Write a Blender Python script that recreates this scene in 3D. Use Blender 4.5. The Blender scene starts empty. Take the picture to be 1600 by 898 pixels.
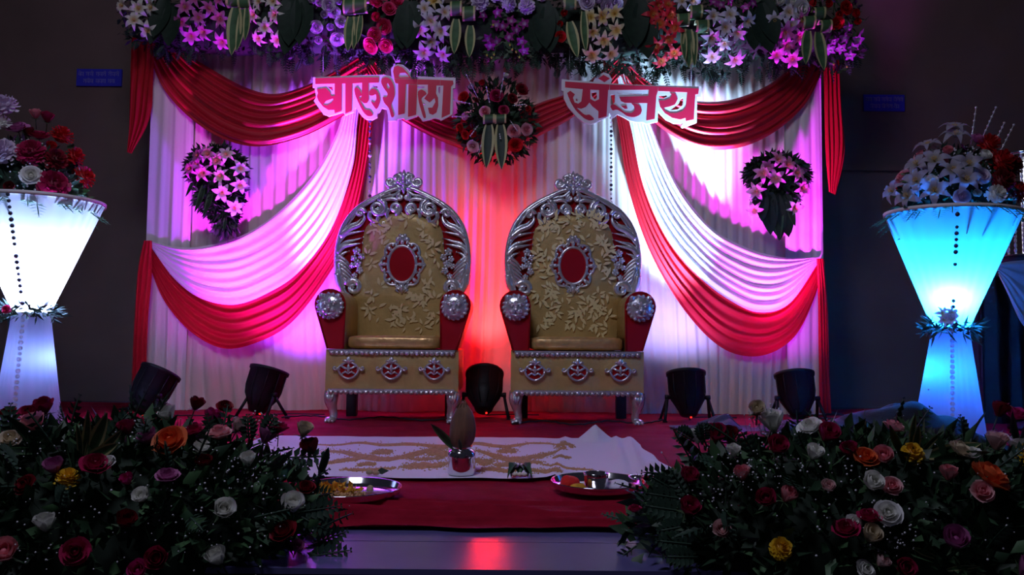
import bpy, math, random
from mathutils import Vector, Matrix, noise, geometry

S = bpy.context.scene
COL = S.collection
RN = random.Random(11)
PI = math.pi

# ------------------------------------------------------------------ camera
CAM = Vector((0.23, -6.56, 0.63))
F = 1250.0
PITCH = math.radians(3.48)
ROLL = math.radians(0.5)
cam_d = bpy.data.cameras.new('camera')
cam_d.sensor_width = 36.0
cam_d.lens = F / 1600.0 * 36.0
cam_d.clip_start = 0.02
cam = bpy.data.objects.new('camera', cam_d)
COL.objects.link(cam)
CM = Matrix.Translation(CAM) @ Matrix.Rotation(PI / 2 + PITCH, 4, 'X') @ Matrix.Rotation(ROLL, 4, 'Z')
cam.matrix_world = CM
S.camera = cam

# ------------------------------------------------------------------ world, hall fill, exposure
S.view_settings.view_transform = 'Standard'
S.view_settings.look = 'None'
S.view_settings.gamma = 1.0
S.view_settings.exposure = 0.0
S.view_settings.use_curve_mapping = False
W = bpy.data.worlds.new('hall_dusk')
S.world = W
W.use_nodes = True
bgn = W.node_tree.nodes['Background']
bgn.inputs[0].default_value = (0.50, 0.48, 0.80, 1)
bgn.inputs[1].default_value = 0.022


def area_light(name, loc, target, size, energy, color):
    d = bpy.data.lights.new(name, 'AREA')
    d.shape = 'DISK'
    d.size = size
    d.energy = energy
    d.color = color
    o = bpy.data.objects.new(name, d)
    COL.objects.link(o)
    o.location = loc
    o.rotation_euler = (Vector(target) - Vector(loc)).to_track_quat('-Z', 'Y').to_euler()
    return o


# soft overhead fill, added for the hall's dim ambient light
area_light('hall_fill_light', (-0.9, -5.3, 4.4), (0, -1.4, 0.6), 1.5, 66, (0.76, 0.77, 1.0))

SPOT_SCALE = 1.0


# ------------------------------------------------------------------ helpers
def ray(px, py):
    return (CM.to_3x3() @ Vector(((px - 800.0) / F, (449.0 - py) / F, -1.0)))


def at(px, py, Y):
    """point of the vertical plane y = Y seen at a pixel"""
    d = ray(px, py)
    return CAM + d * ((Y - CAM.y) / d.y)


def fl(px, py, z=0.0):
    """point of the level z seen at a pixel"""
    d = ray(px, py)
    return CAM + d * ((z - CAM.z) / d.z)


def ell(px, py, c, r, back=False):
    """front point of an ellipsoid seen at a pixel, with its normal"""
    d = ray(px, py)
    o = CAM - c
    D = Vector((d.x / r[0], d.y / r[1], d.z / r[2]))
    O = Vector((o.x / r[0], o.y / r[1], o.z / r[2]))
    a, b, cc = D.dot(D), 2 * D.dot(O), O.dot(O) - 1
    q = b * b - 4 * a * cc
    if q <= 0:
        t = -b / (2 * a)
    else:
        t = (-b - math.sqrt(q)) / (2 * a)
    p = CAM + d * t
    n = Vector(((p.x - c.x) / r[0] ** 2, (p.y - c.y) / r[1] ** 2, (p.z - c.z) / r[2] ** 2)).normalized()
    return p, n


def crv(pts, n):
    """Catmull-Rom through points, resampled evenly to n points"""
    P = [Vector(p) for p in pts]
    if len(P) == 2:
        return [P[0].lerp(P[1], i / (n - 1)) for i in range(n)]
    E = [P[0] * 2 - P[1]] + P + [P[-1] * 2 - P[-2]]
    dense = []
    K = 14
    for i in range(1, len(E) - 2):
        a, b, c, d = E[i - 1], E[i], E[i + 1], E[i + 2]
        for k in range(K):
            t = k / K
            dense.append(0.5 * ((2 * b) + (c - a) * t + (2 * a - 5 * b + 4 * c - d) * t * t + (3 * b - a - 3 * c + d) * t ** 3))
    dense.append(P[-1])
    L = [0.0]
    for i in range(1, len(dense)):
        L.append(L[-1] + (dense[i] - dense[i - 1]).length)
    out = []
    j = 0
    for i in range(n):
        s = L[-1] * i / (n - 1)
        while j < len(L) - 2 and L[j + 1] < s:
            j += 1
        w = (s - L[j]) / max(1e-9, L[j + 1] - L[j])
        out.append(dense[j].lerp(dense[j + 1], min(1, max(0, w))))
    return out


def sm(a, b, x):
    t = min(1, max(0, (x - a) / (b - a)))
    return t * t * (3 - 2 * t)


class MB:
    """collects shapes and links them as one mesh object"""

    def __init__(self):
        self.v, self.f, self.m, self.s = [], [], [], []

    def add(self, vs, fs, m=0, smooth=True):
        o = len(self.v)
        self.v.extend(Vector(p) for p in vs)
        for f in fs:
            self.f.append([o + i for i in f])
            self.m.append(m)
            self.s.append(smooth)
        return self

    def box(self, c, s, m=0, mat=None):
        c = Vector(c)
        vs = []
        for x in (-.5, .5):
            for y in (-.5, .5):
                for z in (-.5, .5):
                    p = Vector((x * s[0], y * s[1], z * s[2]))
                    vs.append((mat @ p if mat else p) + c)
        return self.add(vs, [(0, 1, 3, 2), (4, 6, 7, 5), (0, 4, 5, 1), (2, 3, 7, 6), (0, 2, 6, 4), (1, 5, 7, 3)], m, False)

    def tube(self, pts, r, n=6, m=0, cap=True, flat=None):
        P = [Vector(p) for p in pts]
        k = len(P)
        rr = r if isinstance(r, (list, tuple)) else [r] * k
        vs, fs = [], []
        up = None
        for i in range(k):
            t = (P[min(k - 1, i + 1)] - P[max(0, i - 1)])
            if t.length < 1e-9:
                t = Vector((0, 0, 1))
            t.normalize()
            if up is None:
                up = Vector((0, 0, 1)) if abs(t.z) < .9 else Vector((1, 0, 0))
                if flat:
                    up = Vector(flat)
            a = t.cross(up)
            if a.length < 1e-6:
                a = t.cross(Vector((0.3, 1, 0.2)))
            a.normalize()
            b = a.cross(t).normalized()
            if not flat:
                up = b
            for q in range(n):
                w = 2 * PI * q / n
                vs.append(P[i] + a * math.cos(w) * rr[i] + b * math.sin(w) * rr[i])
        for i in range(k - 1):
            for q in range(n):
                fs.append((i * n + q, i * n + (q + 1) % n, (i + 1) * n + (q + 1) % n, (i + 1) * n + q))
        if cap:
            fs.append(tuple(range(n - 1, -1, -1)))
            fs.append(tuple((k - 1) * n + q for q in range(n)))
        return self.add(vs, fs, m)

    def lathe(self, prof, n=24, m=0, M=None, wob=None, c=(0, 0, 0)):
        c = Vector(c)
        vs, fs = [], []
        k = len(prof)
        for i, (r, z) in enumerate(prof):
            for q in range(n):
                w = 2 * PI * q / n
                r2 = r * (1 + wob(w, i / (k - 1))) if wob else r
                p = Vector((r2 * math.cos(w), r2 * math.sin(w), z))
                vs.append((M @ p if M else p) + c)
        for i in range(k - 1):
            for q in range(n):
                fs.append((i * n + q, i * n + (q + 1) % n, (i + 1) * n + (q + 1) % n, (i + 1) * n + q))
        return self.add(vs, fs, m)

    def ball(self, c, r, nu=8, nv=5, m=0):
        c = Vector(c)
        r = r if isinstance(r, (tuple, list)) else (r, r, r)
        vs = [c + Vector((0, 0, -r[2]))]
        for i in range(1, nv):
            a = -PI / 2 + PI * i / nv
            for q in range(nu):
                w = 2 * PI * q / nu
                vs.append(c + Vector((r[0] * math.cos(a) * math.cos(w), r[1] * math.cos(a) * math.sin(w), r[2] * math.sin(a))))
        vs.append(c + Vector((0, 0, r[2])))
        fs = [(0, 1 + (q + 1) % nu, 1 + q) for q in range(nu)]
        for i in range(nv - 2):
            for q in range(nu):
                a = 1 + i * nu
                fs.append((a + q, a + (q + 1) % nu, a + nu + (q + 1) % nu, a + nu + q))
        t = len(vs) - 1
        a = 1 + (nv - 2) * nu
        fs += [(a + q, a + (q + 1) % nu, t) for q in range(nu)]
        return self.add(vs, fs, m)

    def grid(self, fn, nu, nv, m=0, closed=False):
        vs = [fn(i / (nu - 1), j / (nv - 1)) for i in range(nu) for j in range(nv)]
        fs = []
        for i in range(nu - 1):
            for j in range(nv - 1):
                fs.append((i * nv + j, (i + 1) * nv + j, (i + 1) * nv + j + 1, i * nv + j + 1))
        return self.add(vs, fs, m)

    def slab(self, outline, holes, fn, d0, d1, m=0, m_side=None):
        """a flat plate with holes: 2D outline, fn maps (x, z, depth) to a point"""
        loops = [[Vector((p[0], p[1], 0)) for p in outline]] + [[Vector((p[0], p[1], 0)) for p in h] for h in holes]
        tris = geometry.tessellate_polygon(loops)
        flat = [p for l in loops for p in l]
        N = len(flat)
        vs = [fn(p.x, p.y, d0) for p in flat] + [fn(p.x, p.y, d1) for p in flat]
        fs = []
        for t in tris:
            fs.append(tuple(t))
            fs.append((t[2] + N, t[1] + N, t[0] + N))
        self.add(vs, fs, m, False)
        o = 0
        side = m if m_side is None else m_side
        for l in loops:
            k = len(l)
            vv = [fn(p.x, p.y, d0) for p in l] + [fn(p.x, p.y, d1) for p in l]
            self.add(vv, [(i, (i + 1) % k, (i + 1) % k + k, i + k) for i in range(k)], side, False)
        return self

    def mesh(self, name, mats, off=None):
        me = bpy.data.meshes.new(name)
        vs = [(p - off)[:] for p in self.v] if off else [p[:] for p in self.v]
        me.from_pydata(vs, [], self.f)
        for mm in (mats if isinstance(mats, (list, tuple)) else [mats]):
            me.materials.append(mm)
        me.polygons.foreach_set('material_index', self.m)
        me.polygons.foreach_set('use_smooth', self.s)
        me.update()
        return me

    def build(self, name, mats, parent=None, world=True, off=None):
        root = parent
        if root is not None and world:
            off = Vector((0, 0, 0))
            r = root
            while r is not None:
                off = off + r.location
                r = r.parent
        me = self.mesh(name, mats, off)
        o = bpy.data.objects.new(name, me)
        COL.objects.link(o)
        if parent is not None:
            o.parent = parent
        elif off is not None:
            o.location = off
        return o


def tag(o, label=None, cat=None, group=None, kind=None):
    if label:
        o['label'] = label
    if cat:
        o['category'] = cat
    if group:
        o['group'] = group
    if kind:
        o['kind'] = kind
    return o


def thing(name, label, cat, loc=(0, 0, 0), group=None, rot=(0, 0, 0)):
    o = bpy.data.objects.new(name, None)
    o.empty_display_size = .1
    COL.objects.link(o)
    o.location = loc
    o.rotation_euler = rot
    return tag(o, label, cat, group)


def copy_obj(src_mesh, name, parent, M, mat=None):
    """an object sharing a mesh, posed by matrix M in world space under an unrotated parent"""
    o = bpy.data.objects.new(name, src_mesh)
    COL.objects.link(o)
    if parent is not None:
        o.parent = parent
        off = Vector((0, 0, 0))
        r = parent
        while r is not None:
            off += r.location
            r = r.parent
        o.matrix_basis = Matrix.Translation(-off) @ M
    else:
        o.matrix_basis = M
    if mat:
        o.material_slots[0].link = 'OBJECT'
        o.material_slots[0].material = mat
    return o


def face_to(p, d, roll=0.0, s=1.0):
    """matrix at p whose +Z looks along d"""
    q = Vector(d).normalized().to_track_quat('Z', 'Y')
    sc = Matrix.Diagonal((s, s, s, 1)) if not isinstance(s, tuple) else Matrix.Diagonal((s[0], s[1], s[2], 1))
    return Matrix.Translation(p) @ q.to_matrix().to_4x4() @ Matrix.Rotation(roll, 4, 'Z') @ sc


# ------------------------------------------------------------------ materials
def mat(name, col, rough=.6, metal=0.0, var=0.0, vscale=8.0, bump=0.0, bscale=60.0, sheen=0.0, trans=0.0, coat=0.0, spec=None, col2=None, stretch=None):
    m = bpy.data.materials.new(name)
    m.use_nodes = True
    nt = m.node_tree
    b = nt.nodes['Principled BSDF']
    b.inputs['Base Color'].default_value = (*col, 1)
    b.inputs['Roughness'].default_value = rough
    b.inputs['Metallic'].default_value = metal
    if spec is not None:
        b.inputs['Specular IOR Level'].default_value = spec
    if sheen:
        b.inputs['Sheen Weight'].default_value = sheen
        b.inputs['Sheen Roughness'].default_value = .4
    if coat:
        b.inputs['Coat Weight'].default_value = coat
    tc = nt.nodes.new('ShaderNodeTexCoord')
    src = tc.outputs['Object']
    if stretch:
        mp = nt.nodes.new('ShaderNodeMapping')
        mp.inputs['Scale'].default_value = stretch
        nt.links.new(src, mp.inputs[0])
        src = mp.outputs[0]
    if var or col2:
        nz = nt.nodes.new('ShaderNodeTexNoise')
        nz.inputs['Scale'].default_value = vscale
        nz.inputs['Detail'].default_value = 4
        nt.links.new(src, nz.inputs['Vector'])
        rp = nt.nodes.new('ShaderNodeValToRGB')
        rp.color_ramp.elements[0].position = .3
        rp.color_ramp.elements[1].position = .7
        c2 = col2 if col2 else tuple(min(1, c * (1 + var)) for c in col)
        c1 = col if col2 else tuple(c * (1 - var) for c in col)
        rp.color_ramp.elements[0].color = (*c1, 1)
        rp.color_ramp.elements[1].color = (*c2, 1)
        nt.links.new(nz.outputs['Fac'], rp.inputs[0])
        nt.links.new(rp.outputs[0], b.inputs['Base Color'])
    if bump:
        n2 = nt.nodes.new('ShaderNodeTexNoise')
        n2.inputs['Scale'].default_value = bscale
        n2.inputs['Detail'].default_value = 3
        nt.links.new(src, n2.inputs['Vector'])
        bp = nt.nodes.new('ShaderNodeBump')
        bp.inputs['Strength'].default_value = bump
        bp.inputs['Distance'].default_value = .01
        nt.links.new(n2.outputs['Fac'], bp.inputs['Height'])
        nt.links.new(bp.outputs[0], b.inputs['Normal'])
    if trans:
        tr = nt.nodes.new('ShaderNodeBsdfTranslucent')
        tr.inputs[0].default_value = (*col, 1)
        mx = nt.nodes.new('ShaderNodeMixShader')
        mx.inputs[0].default_value = trans
        out = nt.nodes['Material Output']
        nt.links.new(b.outputs[0], mx.inputs[1])
        nt.links.new(tr.outputs[0], mx.inputs[2])
        nt.links.new(mx.outputs[0], out.inputs[0])
    return m


def petal_mat(name, inner, outer, r0, r1, rough=.55, trans=.25):
    """petals whose own colour runs from the throat to the tip"""
    m = mat(name, outer, rough)
    nt = m.node_tree
    b = nt.nodes['Principled BSDF']
    tc = nt.nodes.new('ShaderNodeTexCoord')
    sp = nt.nodes.new('ShaderNodeVectorMath')
    sp.operation = 'MULTIPLY'
    sp.inputs[1].default_value = (1, 1, 0)
    ln = nt.nodes.new('ShaderNodeVectorMath')
    ln.operation = 'LENGTH'
    rp = nt.nodes.new('ShaderNodeValToRGB')
    rp.color_ramp.elements[0].position = r0
    rp.color_ramp.elements[1].position = r1
    rp.color_ramp.elements[0].color = (*inner, 1)
    rp.color_ramp.elements[1].color = (*outer, 1)
    nt.links.new(tc.outputs['Object'], sp.inputs[0])
    nt.links.new(sp.outputs[0], ln.inputs[0])
    nt.links.new(ln.outputs['Value'], rp.inputs[0])
    nt.links.new(rp.outputs[0], b.inputs['Base Color'])
    if trans:
        tr = nt.nodes.new('ShaderNodeBsdfTranslucent')
        nt.links.new(rp.outputs[0], tr.inputs[0])
        mx = nt.nodes.new('ShaderNodeMixShader')
        mx.inputs[0].default_value = trans
        nt.links.new(b.outputs[0], mx.inputs[1])
        nt.links.new(tr.outputs[0], mx.inputs[2])
        nt.links.new(mx.outputs[0], nt.nodes['Material Output'].inputs[0])
    return m


def emit_mat(name, col, st):
    m = bpy.data.materials.new(name)
    m.use_nodes = True
    b = m.node_tree.nodes['Principled BSDF']
    b.inputs['Base Color'].default_value = (*col, 1)
    b.inputs['Emission Color'].default_value = (*col, 1)
    b.inputs['Emission Strength'].default_value = st
    return m


M = {}
M['wall'] = mat('brown_wall_paint', (.165, .115, .10), .8, var=.12, vscale=1.5, bump=.08, bscale=40)
M['hallfloor'] = mat('dark_hall_floor', (.03, .03, .035), .5, var=.2)
M['deck'] = mat('glossy_stage_deck', (.12, .11, .30), .22, var=.1, vscale=3, bump=.015, bscale=5, spec=.8)
M['deckside'] = mat('black_stage_skirt', (.006, .006, .008), .8)
M['carpet'] = mat('crimson_cloth', (.30, .006, .026), .9, var=.15, vscale=14, bump=.25, bscale=90, spec=.12)
M['cream'] = mat('cream_curtain_cloth', (.76, .68, .60), .7, var=.05, vscale=4, sheen=.3, bump=.1, bscale=120)
M['whitec'] = mat('white_sheer_cloth', (.86, .83, .84), .6, sheen=.4, bump=.1, bscale=140)
M['satin'] = mat('red_satin', (.58, .004, .022), .42, sheen=.35, var=.06, vscale=5)
M['reddrape'] = mat('red_drape_cloth', (.45, .006, .016), .75, spec=.2)
M['silver'] = mat('silver_carving', (.80, .80, .86), .20, metal=.68, bump=.35, bscale=55, var=.1, vscale=20)
M['gold'] = mat('gold_upholstery', (.60, .42, .15), .40, metal=.2, var=.12, vscale=9, bump=.25, bscale=38)
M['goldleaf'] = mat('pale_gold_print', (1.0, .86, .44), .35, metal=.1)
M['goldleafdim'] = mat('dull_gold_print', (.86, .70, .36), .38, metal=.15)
M['goldseat'] = mat('gold_seat_cloth', (.72, .44, .17), .30, metal=.4, var=.25, vscale=12, bump=.4, bscale=30)
M['redvelvet'] = mat('red_velvet', (.38, .005, .010), .8, spec=.15)
M['darkleg'] = mat('dark_wood_leg', (.02, .014, .014), .6)
M['black'] = mat('black_lamp_housing', (.005, .005, .008), .5, spec=.3)
M['blackcloth'] = mat('black_plastic_sheet', (.012, .012, .020), .7, bump=.3, bscale=25)
M['signwhite'] = mat('white_foam_board', (.86, .86, .90), .55)
M['signred'] = mat('red_foam_board', (.66, .012, .06), .5)
M['bluesign'] = mat('blue_sign_board', (.035, .035, .62), .5)
M['signtext'] = mat('pale_sign_paint', (.22, .22, .66), .6)
M['leaf'] = mat('dark_green_leaf', (.016, .046, .019), .55, var=.45, vscale=3)
M['leafdark'] = mat('blackish_green_leaf', (.010, .026, .014), .6, var=.3)
M['leaf2'] = mat('mid_green_leaf', (.05, .12, .045), .55, var=.35, vscale=5)
M['leafedge'] = mat('cream_leaf_edge', (.50, .47, .22), .55)
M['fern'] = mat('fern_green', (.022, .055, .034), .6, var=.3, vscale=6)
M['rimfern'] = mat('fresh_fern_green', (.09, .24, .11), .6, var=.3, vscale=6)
M['stem'] = mat('green_stem', (.04, .08, .03), .6)
M['foam'] = mat('dark_moss_foam', (.012, .025, .014), .9, var=.3)
M['breath'] = mat('white_tiny_blossom', (.72, .72, .78), .6)
M['stamen'] = mat('orange_stamen', (.60, .36, .08), .6)
M['conefab'] = mat('white_translucent_cloth', (.62, .62, .66), .7, trans=.8, bump=.1, bscale=90)
M['rimband'] = mat('white_rim_band', (.75, .72, .78), .5)
M['bead'] = mat('dark_glass_or_silhouette_bead', (.03, .03, .06), .12, coat=.5)  # also for crystal beads seen in silhouette on the upper cones
M['crystal'] = mat('clear_crystal_bead', (.85, .88, .95), .08, metal=.4)
M['litbead'] = mat('lit_crystal_bead', (.97, .97, 1.0), .3, trans=.95)  # bright copy of the crystal beads, for those lit through the lower cone
M['thread'] = mat('pale_thread', (.5, .5, .55), .5)
M['cloth'] = mat('white_cotton_cloth', (.82, .76, .95), .85, bump=.25, bscale=60)  # white cloth, the backdrop's violet bounce mixed into its colour
M['grain'] = mat('tan_grain', (.50, .27, .12), .8, var=.3, vscale=60)
M['steel'] = mat('polished_steel', (.72, .71, .74), .12, metal=1.0)
M['coconut'] = mat('brown_coconut_husk', (.17, .085, .055), .85, var=.35, vscale=20, bump=.6, bscale=40, stretch=(1, 1, .2))
M['betel'] = mat('green_betel_leaf', (.03, .09, .04), .5, var=.3)
M['turmeric'] = mat('yellow_marigold', (.75, .36, .02), .7, var=.2, vscale=30, bump=.4)
M['kumkum'] = mat('red_powder', (.75, .02, .015), .9, bump=.4, bscale=90)
M['almond'] = mat('tan_nut', (.45, .34, .22), .7, var=.2)
M['whitepetal'] = mat('cream_petal', (.8, .76, .68), .6)
M['led'] = emit_mat('red_indicator', (1, .03, .02), 1.2)
M['glass'] = mat('clear_lamp_glass', (.6, .6, .65), .1)
M['cable'] = mat('black_cable', (.015, .012, .015), .6)

# rose colours
RC = {}
for k, (i, o) in {
    'white': ((.80, .80, .72), (.90, .90, .90)), 'crimson': ((.30, .004, .05), (.50, .012, .10)), 'darkred': ((.14, .002, .010), (.27, .004, .018)),
    'pink': ((.78, .20, .26), (.82, .48, .50)), 'palepink': ((.75, .42, .42), (.82, .68, .68)), 'orange': ((.80, .10, .02), (.82, .20, .07)),
    'yellow': ((.75, .38, .01), (.82, .56, .03)), 'mauve': ((.42, .08, .28), (.60, .22, .46)), 'cream': ((.62, .52, .34), (.74, .64, .50)),
    'magenta': ((.52, .01, .16), (.66, .04, .28)), 'red': ((.48, .004, .008), (.68, .012, .020)), 'lilac': ((.62, .46, .70), (.80, .74, .86)),
    'hotpink': ((.75, .02, .14), (.85, .07, .24)),
}.items():
    RC[k] = petal_mat(k + '_rose_petals', i, o, .15, .95)
LC = {
    'white': petal_mat('white_lily_petals', (.70, .58, .30), (.86, .84, .86), .10, .45),
    'yellow': petal_mat('yellow_lily_petals', (.70, .46, .06), (.86, .84, .62), .12, .9),
    'cream': petal_mat('cream_lily_petals', (.74, .56, .28), (.86, .82, .74), .10, .5),
    'pink': petal_mat('pink_lily_petals', (.80, .34, .30), (.82, .36, .66), .10, .75),
    'magenta': petal_mat('magenta_lily_petals', (.66, .10, .30), (.72, .20, .66), .10, .8),
    'red': petal_mat('red_lily_petals', (.80, .20, .03), (.72, .025, .055), .08, .5),
    'lavender': petal_mat('shaded_white_lily_petals', (.40, .36, .26), (.38, .36, .46), .10, .45),  # white lilies, darkened in colour for the dim light on the right mound
    'lilac': petal_mat('lilac_lily_petals', (.72, .58, .42), (.74, .70, .86), .10, .6),
}
OC = {'purple': petal_mat('purple_orchid_petals', (.62, .42, .62), (.30, .012, .20), .08, .42),
      'violet': petal_mat('violet_orchid_petals', (.62, .52, .70), (.42, .05, .48), .08, .55)}

# ------------------------------------------------------------------ the setting
b = MB()
b.box((0, 1.0, 2.0), (16, .2, 6.0))
tag(b.build('wall_back', M['wall']), kind='structure')
b = MB()
b.box((0, -4, -.74), (16, 14, .1))
tag(b.build('floor', M['hallfloor']), kind='structure')
b = MB()
b.box((0, (fl(800, 889).y + .9) / 2 + .01, -.35), (8.6, .9 - fl(800, 889).y - .04, .66))
tag(b.build('stage_skirt', M['deckside']), kind='structure')
b = MB()
for y0, y1 in ((fl(800, 889).y, -4.06), (-4.055, .9)):
    b2 = MB()
    b2.box((0, (y0 + y1) / 2, -.010), (8.64, y1 - y0, .016))
    o = b2.build('deck_panel', M['deck'])
    tag(o, kind='structure')
b = MB()
pL, pR = at(1298, 262, .88), at(1500, 270, .88)
b.box(((pL.x + 4.0) / 2 + .3, .88, pL.z), (4.0, .05, .05))
tag(b.build('trim_1', M['wall']), kind='structure')

# ------------------------------------------------------------------ flower prototypes (meshes only; objects share them)


def lily_mesh(seed, open_=1.0):
    r = random.Random(seed)
    mb = MB()
    for k in range(6):
        a = k * PI / 3 + r.uniform(-.12, .12)
        L = r.uniform(.92, 1.06)
        wm = .25 if k % 2 else .18
        cu = r.uniform(.75, 1.25) * open_
        ca, sa = math.cos(a), math.sin(a)

        def fn(u, v, L=L, wm=wm, ca=ca, sa=sa, cu=cu):
            rad = L * (v * .98)
            z = .42 * math.sin(min(1, v * 1.35) * PI * .60) * (1.35 - .35 * open_) - .55 * cu * max(0, v - .45) ** 2 * 2.2
            w = wm * (math.sin(PI * min(1, .10 + .90 * v) ** .85) ** .8 if v < .999 else 0.0)
            s = (u - .5) * 2
            z += .05 * abs(s) ** 1.5 * (1 - v)
            x, y = rad, s * w
            return Vector((x * ca - y * sa, x * sa + y * ca, z))
        mb.grid(fn, 4, 7)
    return mb


def stamen_mesh():
    mb = MB()
    for k in range(6):
        a = k * PI / 3 + .5
        e = Vector((.12 * math.cos(a), .12 * math.sin(a), .42))
        mb.tube([(0, 0, 0), (e.x * .5, e.y * .5, .3), e], .012, 4)
        mb.ball(e, (.045, .045, .022), 5, 3)
    mb.tube([(0, 0, 0), (0, 0, .56)], .016, 4)
    return mb


def rose_mesh(seed, open_=1.0):
    r = random.Random(seed)
    mb = MB()
    mb.ball((0, 0, .38), (.22, .22, .34), 8, 5)
    whorls = ((3, .32, 1.02, -.06), (4, .47, 1.06, -.03), (5, .60, .98, .07)) if open_ < .7 else ((3, .34, .92, -.06), (4, .56, .92, .01), (5, .74, .82, .09), (5, .88, .58, .16 * open_))
    for k, (cnt, R0, H, lip) in enumerate(whorls):
        for q in range(cnt):
            a = 2 * PI * q / cnt + k * .7 + r.uniform(-.15, .15)
            sp = 2 * PI / cnt * .72
            R1 = R0 * r.uniform(.93, 1.07) * (.8 + .2 * open_)
            h = H * r.uniform(.93, 1.07)

            def fn(u, v, a=a, sp=sp, R1=R1, h=h, lip=lip):
                s = (u - .5) * 2
                wd = sp * math.sin(PI * (.25 + .42 * v))
                rad = .10 + (R1 - .10) * math.sin(v * PI / 2) ** .8 + lip * open_ * v ** 4 + .05 * abs(s) ** 2
                z = h * v ** .85 * (1 - .16 * s * s * v) - lip * .25 * v ** 6
                an = a + s * wd
                return Vector((rad * math.cos(an), rad * math.sin(an), z))
            mb.grid(fn, 5, 5)
    # sepals
    for q in range(5):
        a = 2 * PI * q / 5
        c, s = math.cos(a), math.sin(a)
        mb.add([(.1 * c - .12 * s, .1 * s + .12 * c, -.02), (.1 * c + .12 * s, .1 * s - .12 * c, -.02), (.75 * c, .75 * s, .02)], [(0, 1, 2)], 1)
    mb.tube([(0, 0, .1), (0, 0, -1.2)], .05, 5, 1)
    return mb


def ruffle_mesh(seed):
    """a full round bloom of many short petals (carnation, chrysanthemum)"""
    r = random.Random(seed)
    mb = MB()
    mb.ball((0, 0, .25), (.62, .62, .50), 10, 6)
    N = 70
    for i in range(N):
        z = 1 - 1.25 * (i + .5) / N
        rr = math.sqrt(max(0, 1 - z * z))
        a = i * 2.39996
        d = Vector((rr * math.cos(a), rr * math.sin(a), z))
        t = d.cross(Vector((0, 0, 1)))
        if t.length < .01:
            t = Vector((1, 0, 0))
        t.normalize()
        n = t.cross(d)
        w = r.uniform(.14, .2)
        p = Vector((0, 0, .22))
        l = r.uniform(.80, .98)
        j = n * r.uniform(-.08, .08)
        mb.add([p + d * .45 - t * w * .5, p + d * .45 + t * w * .5, p + d * l + t * w + j, p + d * l * 1.04 + j * 2, p + d * l - t * w + j], [(0, 1, 2, 3, 4)])
    return mb


def orchid_mesh(seed):
    r = random.Random(seed)
    mb = MB()
    for k in range(5):
        a = PI / 2 + k * 2 * PI / 5
        wm = .38 if k in (1, 4) else .26
        ca, sa = math.cos(a), math.sin(a)

        def fn(u, v, wm=wm, ca=ca, sa=sa):
            s = (u - .5) * 2
            w = wm * math.sin(PI * min(1, .06 + .94 * v) ** .8)
            x, y = v, s * max(.0, w)
            return Vector((x * ca - y * sa, x * sa + y * ca, .12 * math.sin(PI * v) - .1 * v * v + .06 * s * s))
        mb.grid(fn, 4, 6)

    def lip(u, v):
        s = (u - .5) * 2
        return Vector((s * .22 * math.sin(PI * (.2 + .75 * v)), -.1 - .38 * v, .22 - .1 * v + .1 * s * s))
    mb.grid(lip, 4, 4)
    return mb


def blade_mesh(L, w, bend, seed=0, edge=.2, twist=0.0):
    """long strap leaf along +Z with pale edges (slot 1), bending towards -Y"""
    mb = MB()
    n = 9
    rows = []
    for i in range(n):
        v = i / (n - 1)
        ww = w * (math.sin(PI * (.12 + .88 * v) ** .9) ** .75 if v < .99 else .02)
        z = L * (v - .12 * abs(bend) * v * v)
        y = -bend * L * v * v
        tw = twist * v
        row = []
        for s in (-1, -1 + edge * 2, 0, 1 - edge * 2, 1):
            x = s * ww
            dy = .25 * abs(s) * ww
            row.append(Vector((x * math.cos(tw), y - dy + x * math.sin(tw), z)))
        rows.append(row)
    vs = [p for rw in rows for p in rw]
    for q in range(4):
        o = len(mb.v)
        fs = [(i * 5 + q, (i + 1) * 5 + q, (i + 1) * 5 + q + 1, i * 5 + q + 1) for i in range(n - 1)]
        mb.add(vs if q == 0 else [], [] if q else [], 0)
        base = 0
        for f in fs:
            mb.f.append(list(f))
            mb.m.append(1 if q in (0, 3) else 0)
            mb.s.append(True)
    return mb


LILY = [lily_mesh(s, o).mesh('lily', LC['white']) for s, o in ((1, 1.0), (2, .8), (3, 1.2))]
STAM = stamen_mesh().mesh('stamen', M['stamen'])
ROSE = [rose_mesh(s, o).mesh('rose', [RC['white'], M['stem']]) for s, o in ((1, 1.0), (2, .55), (3, 1.3))]
RUFF = [ruffle_mesh(s).mesh('carnation', RC['white']) for s in (1, 2)]
ORCH = [orchid_mesh(s).mesh('orchid', OC['purple']) for s in (1,)]
BLADE = [blade_mesh(1, .085, .25).mesh('striped_leaf', [M['leaf2'], M['leafedge']]),
         blade_mesh(1, .14, .15).mesh('striped_leaf', [M['leaf2'], M['leafedge']]),
         blade_mesh(1, .11, .35, twist=.5).mesh('striped_leaf', [M['leaf'], M['leaf2']])]
BIGLEAF = blade_mesh(1, .2, .25).mesh('broad_leaf', [M['leafdark'], M['leafdark']])
NBUD = MB().ball((0, 0, .3), (.35, .35, .5), 6, 4).mesh('bud', M['turmeric'])
BUDM = mat('lime_bud', (.42, .42, .05), .6)


def lily(parent, p, d, size, kind='white', k=None):
    m = face_to(p, d, RN.uniform(0, 6), size)
    o = copy_obj(LILY[RN.randrange(3) if k is None else k], 'lily', parent, m, LC[kind])
    s = bpy.data.objects.new('stamen', STAM)
    COL.objects.link(s)
    s.parent = o
    return o


def rose(parent, p, d, size, kind, k=None):
    m = face_to(p, d, RN.uniform(0, 6), size)
    return copy_obj(ROSE[RN.randrange(3) if k is None else k], 'rose', parent, m, RC[kind])


def ruff(parent, p, d, size, kind):
    return copy_obj(RUFF[RN.randrange(2)], 'carnation', parent, face_to(p, d, RN.uniform(0, 6), size), RC[kind])


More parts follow.
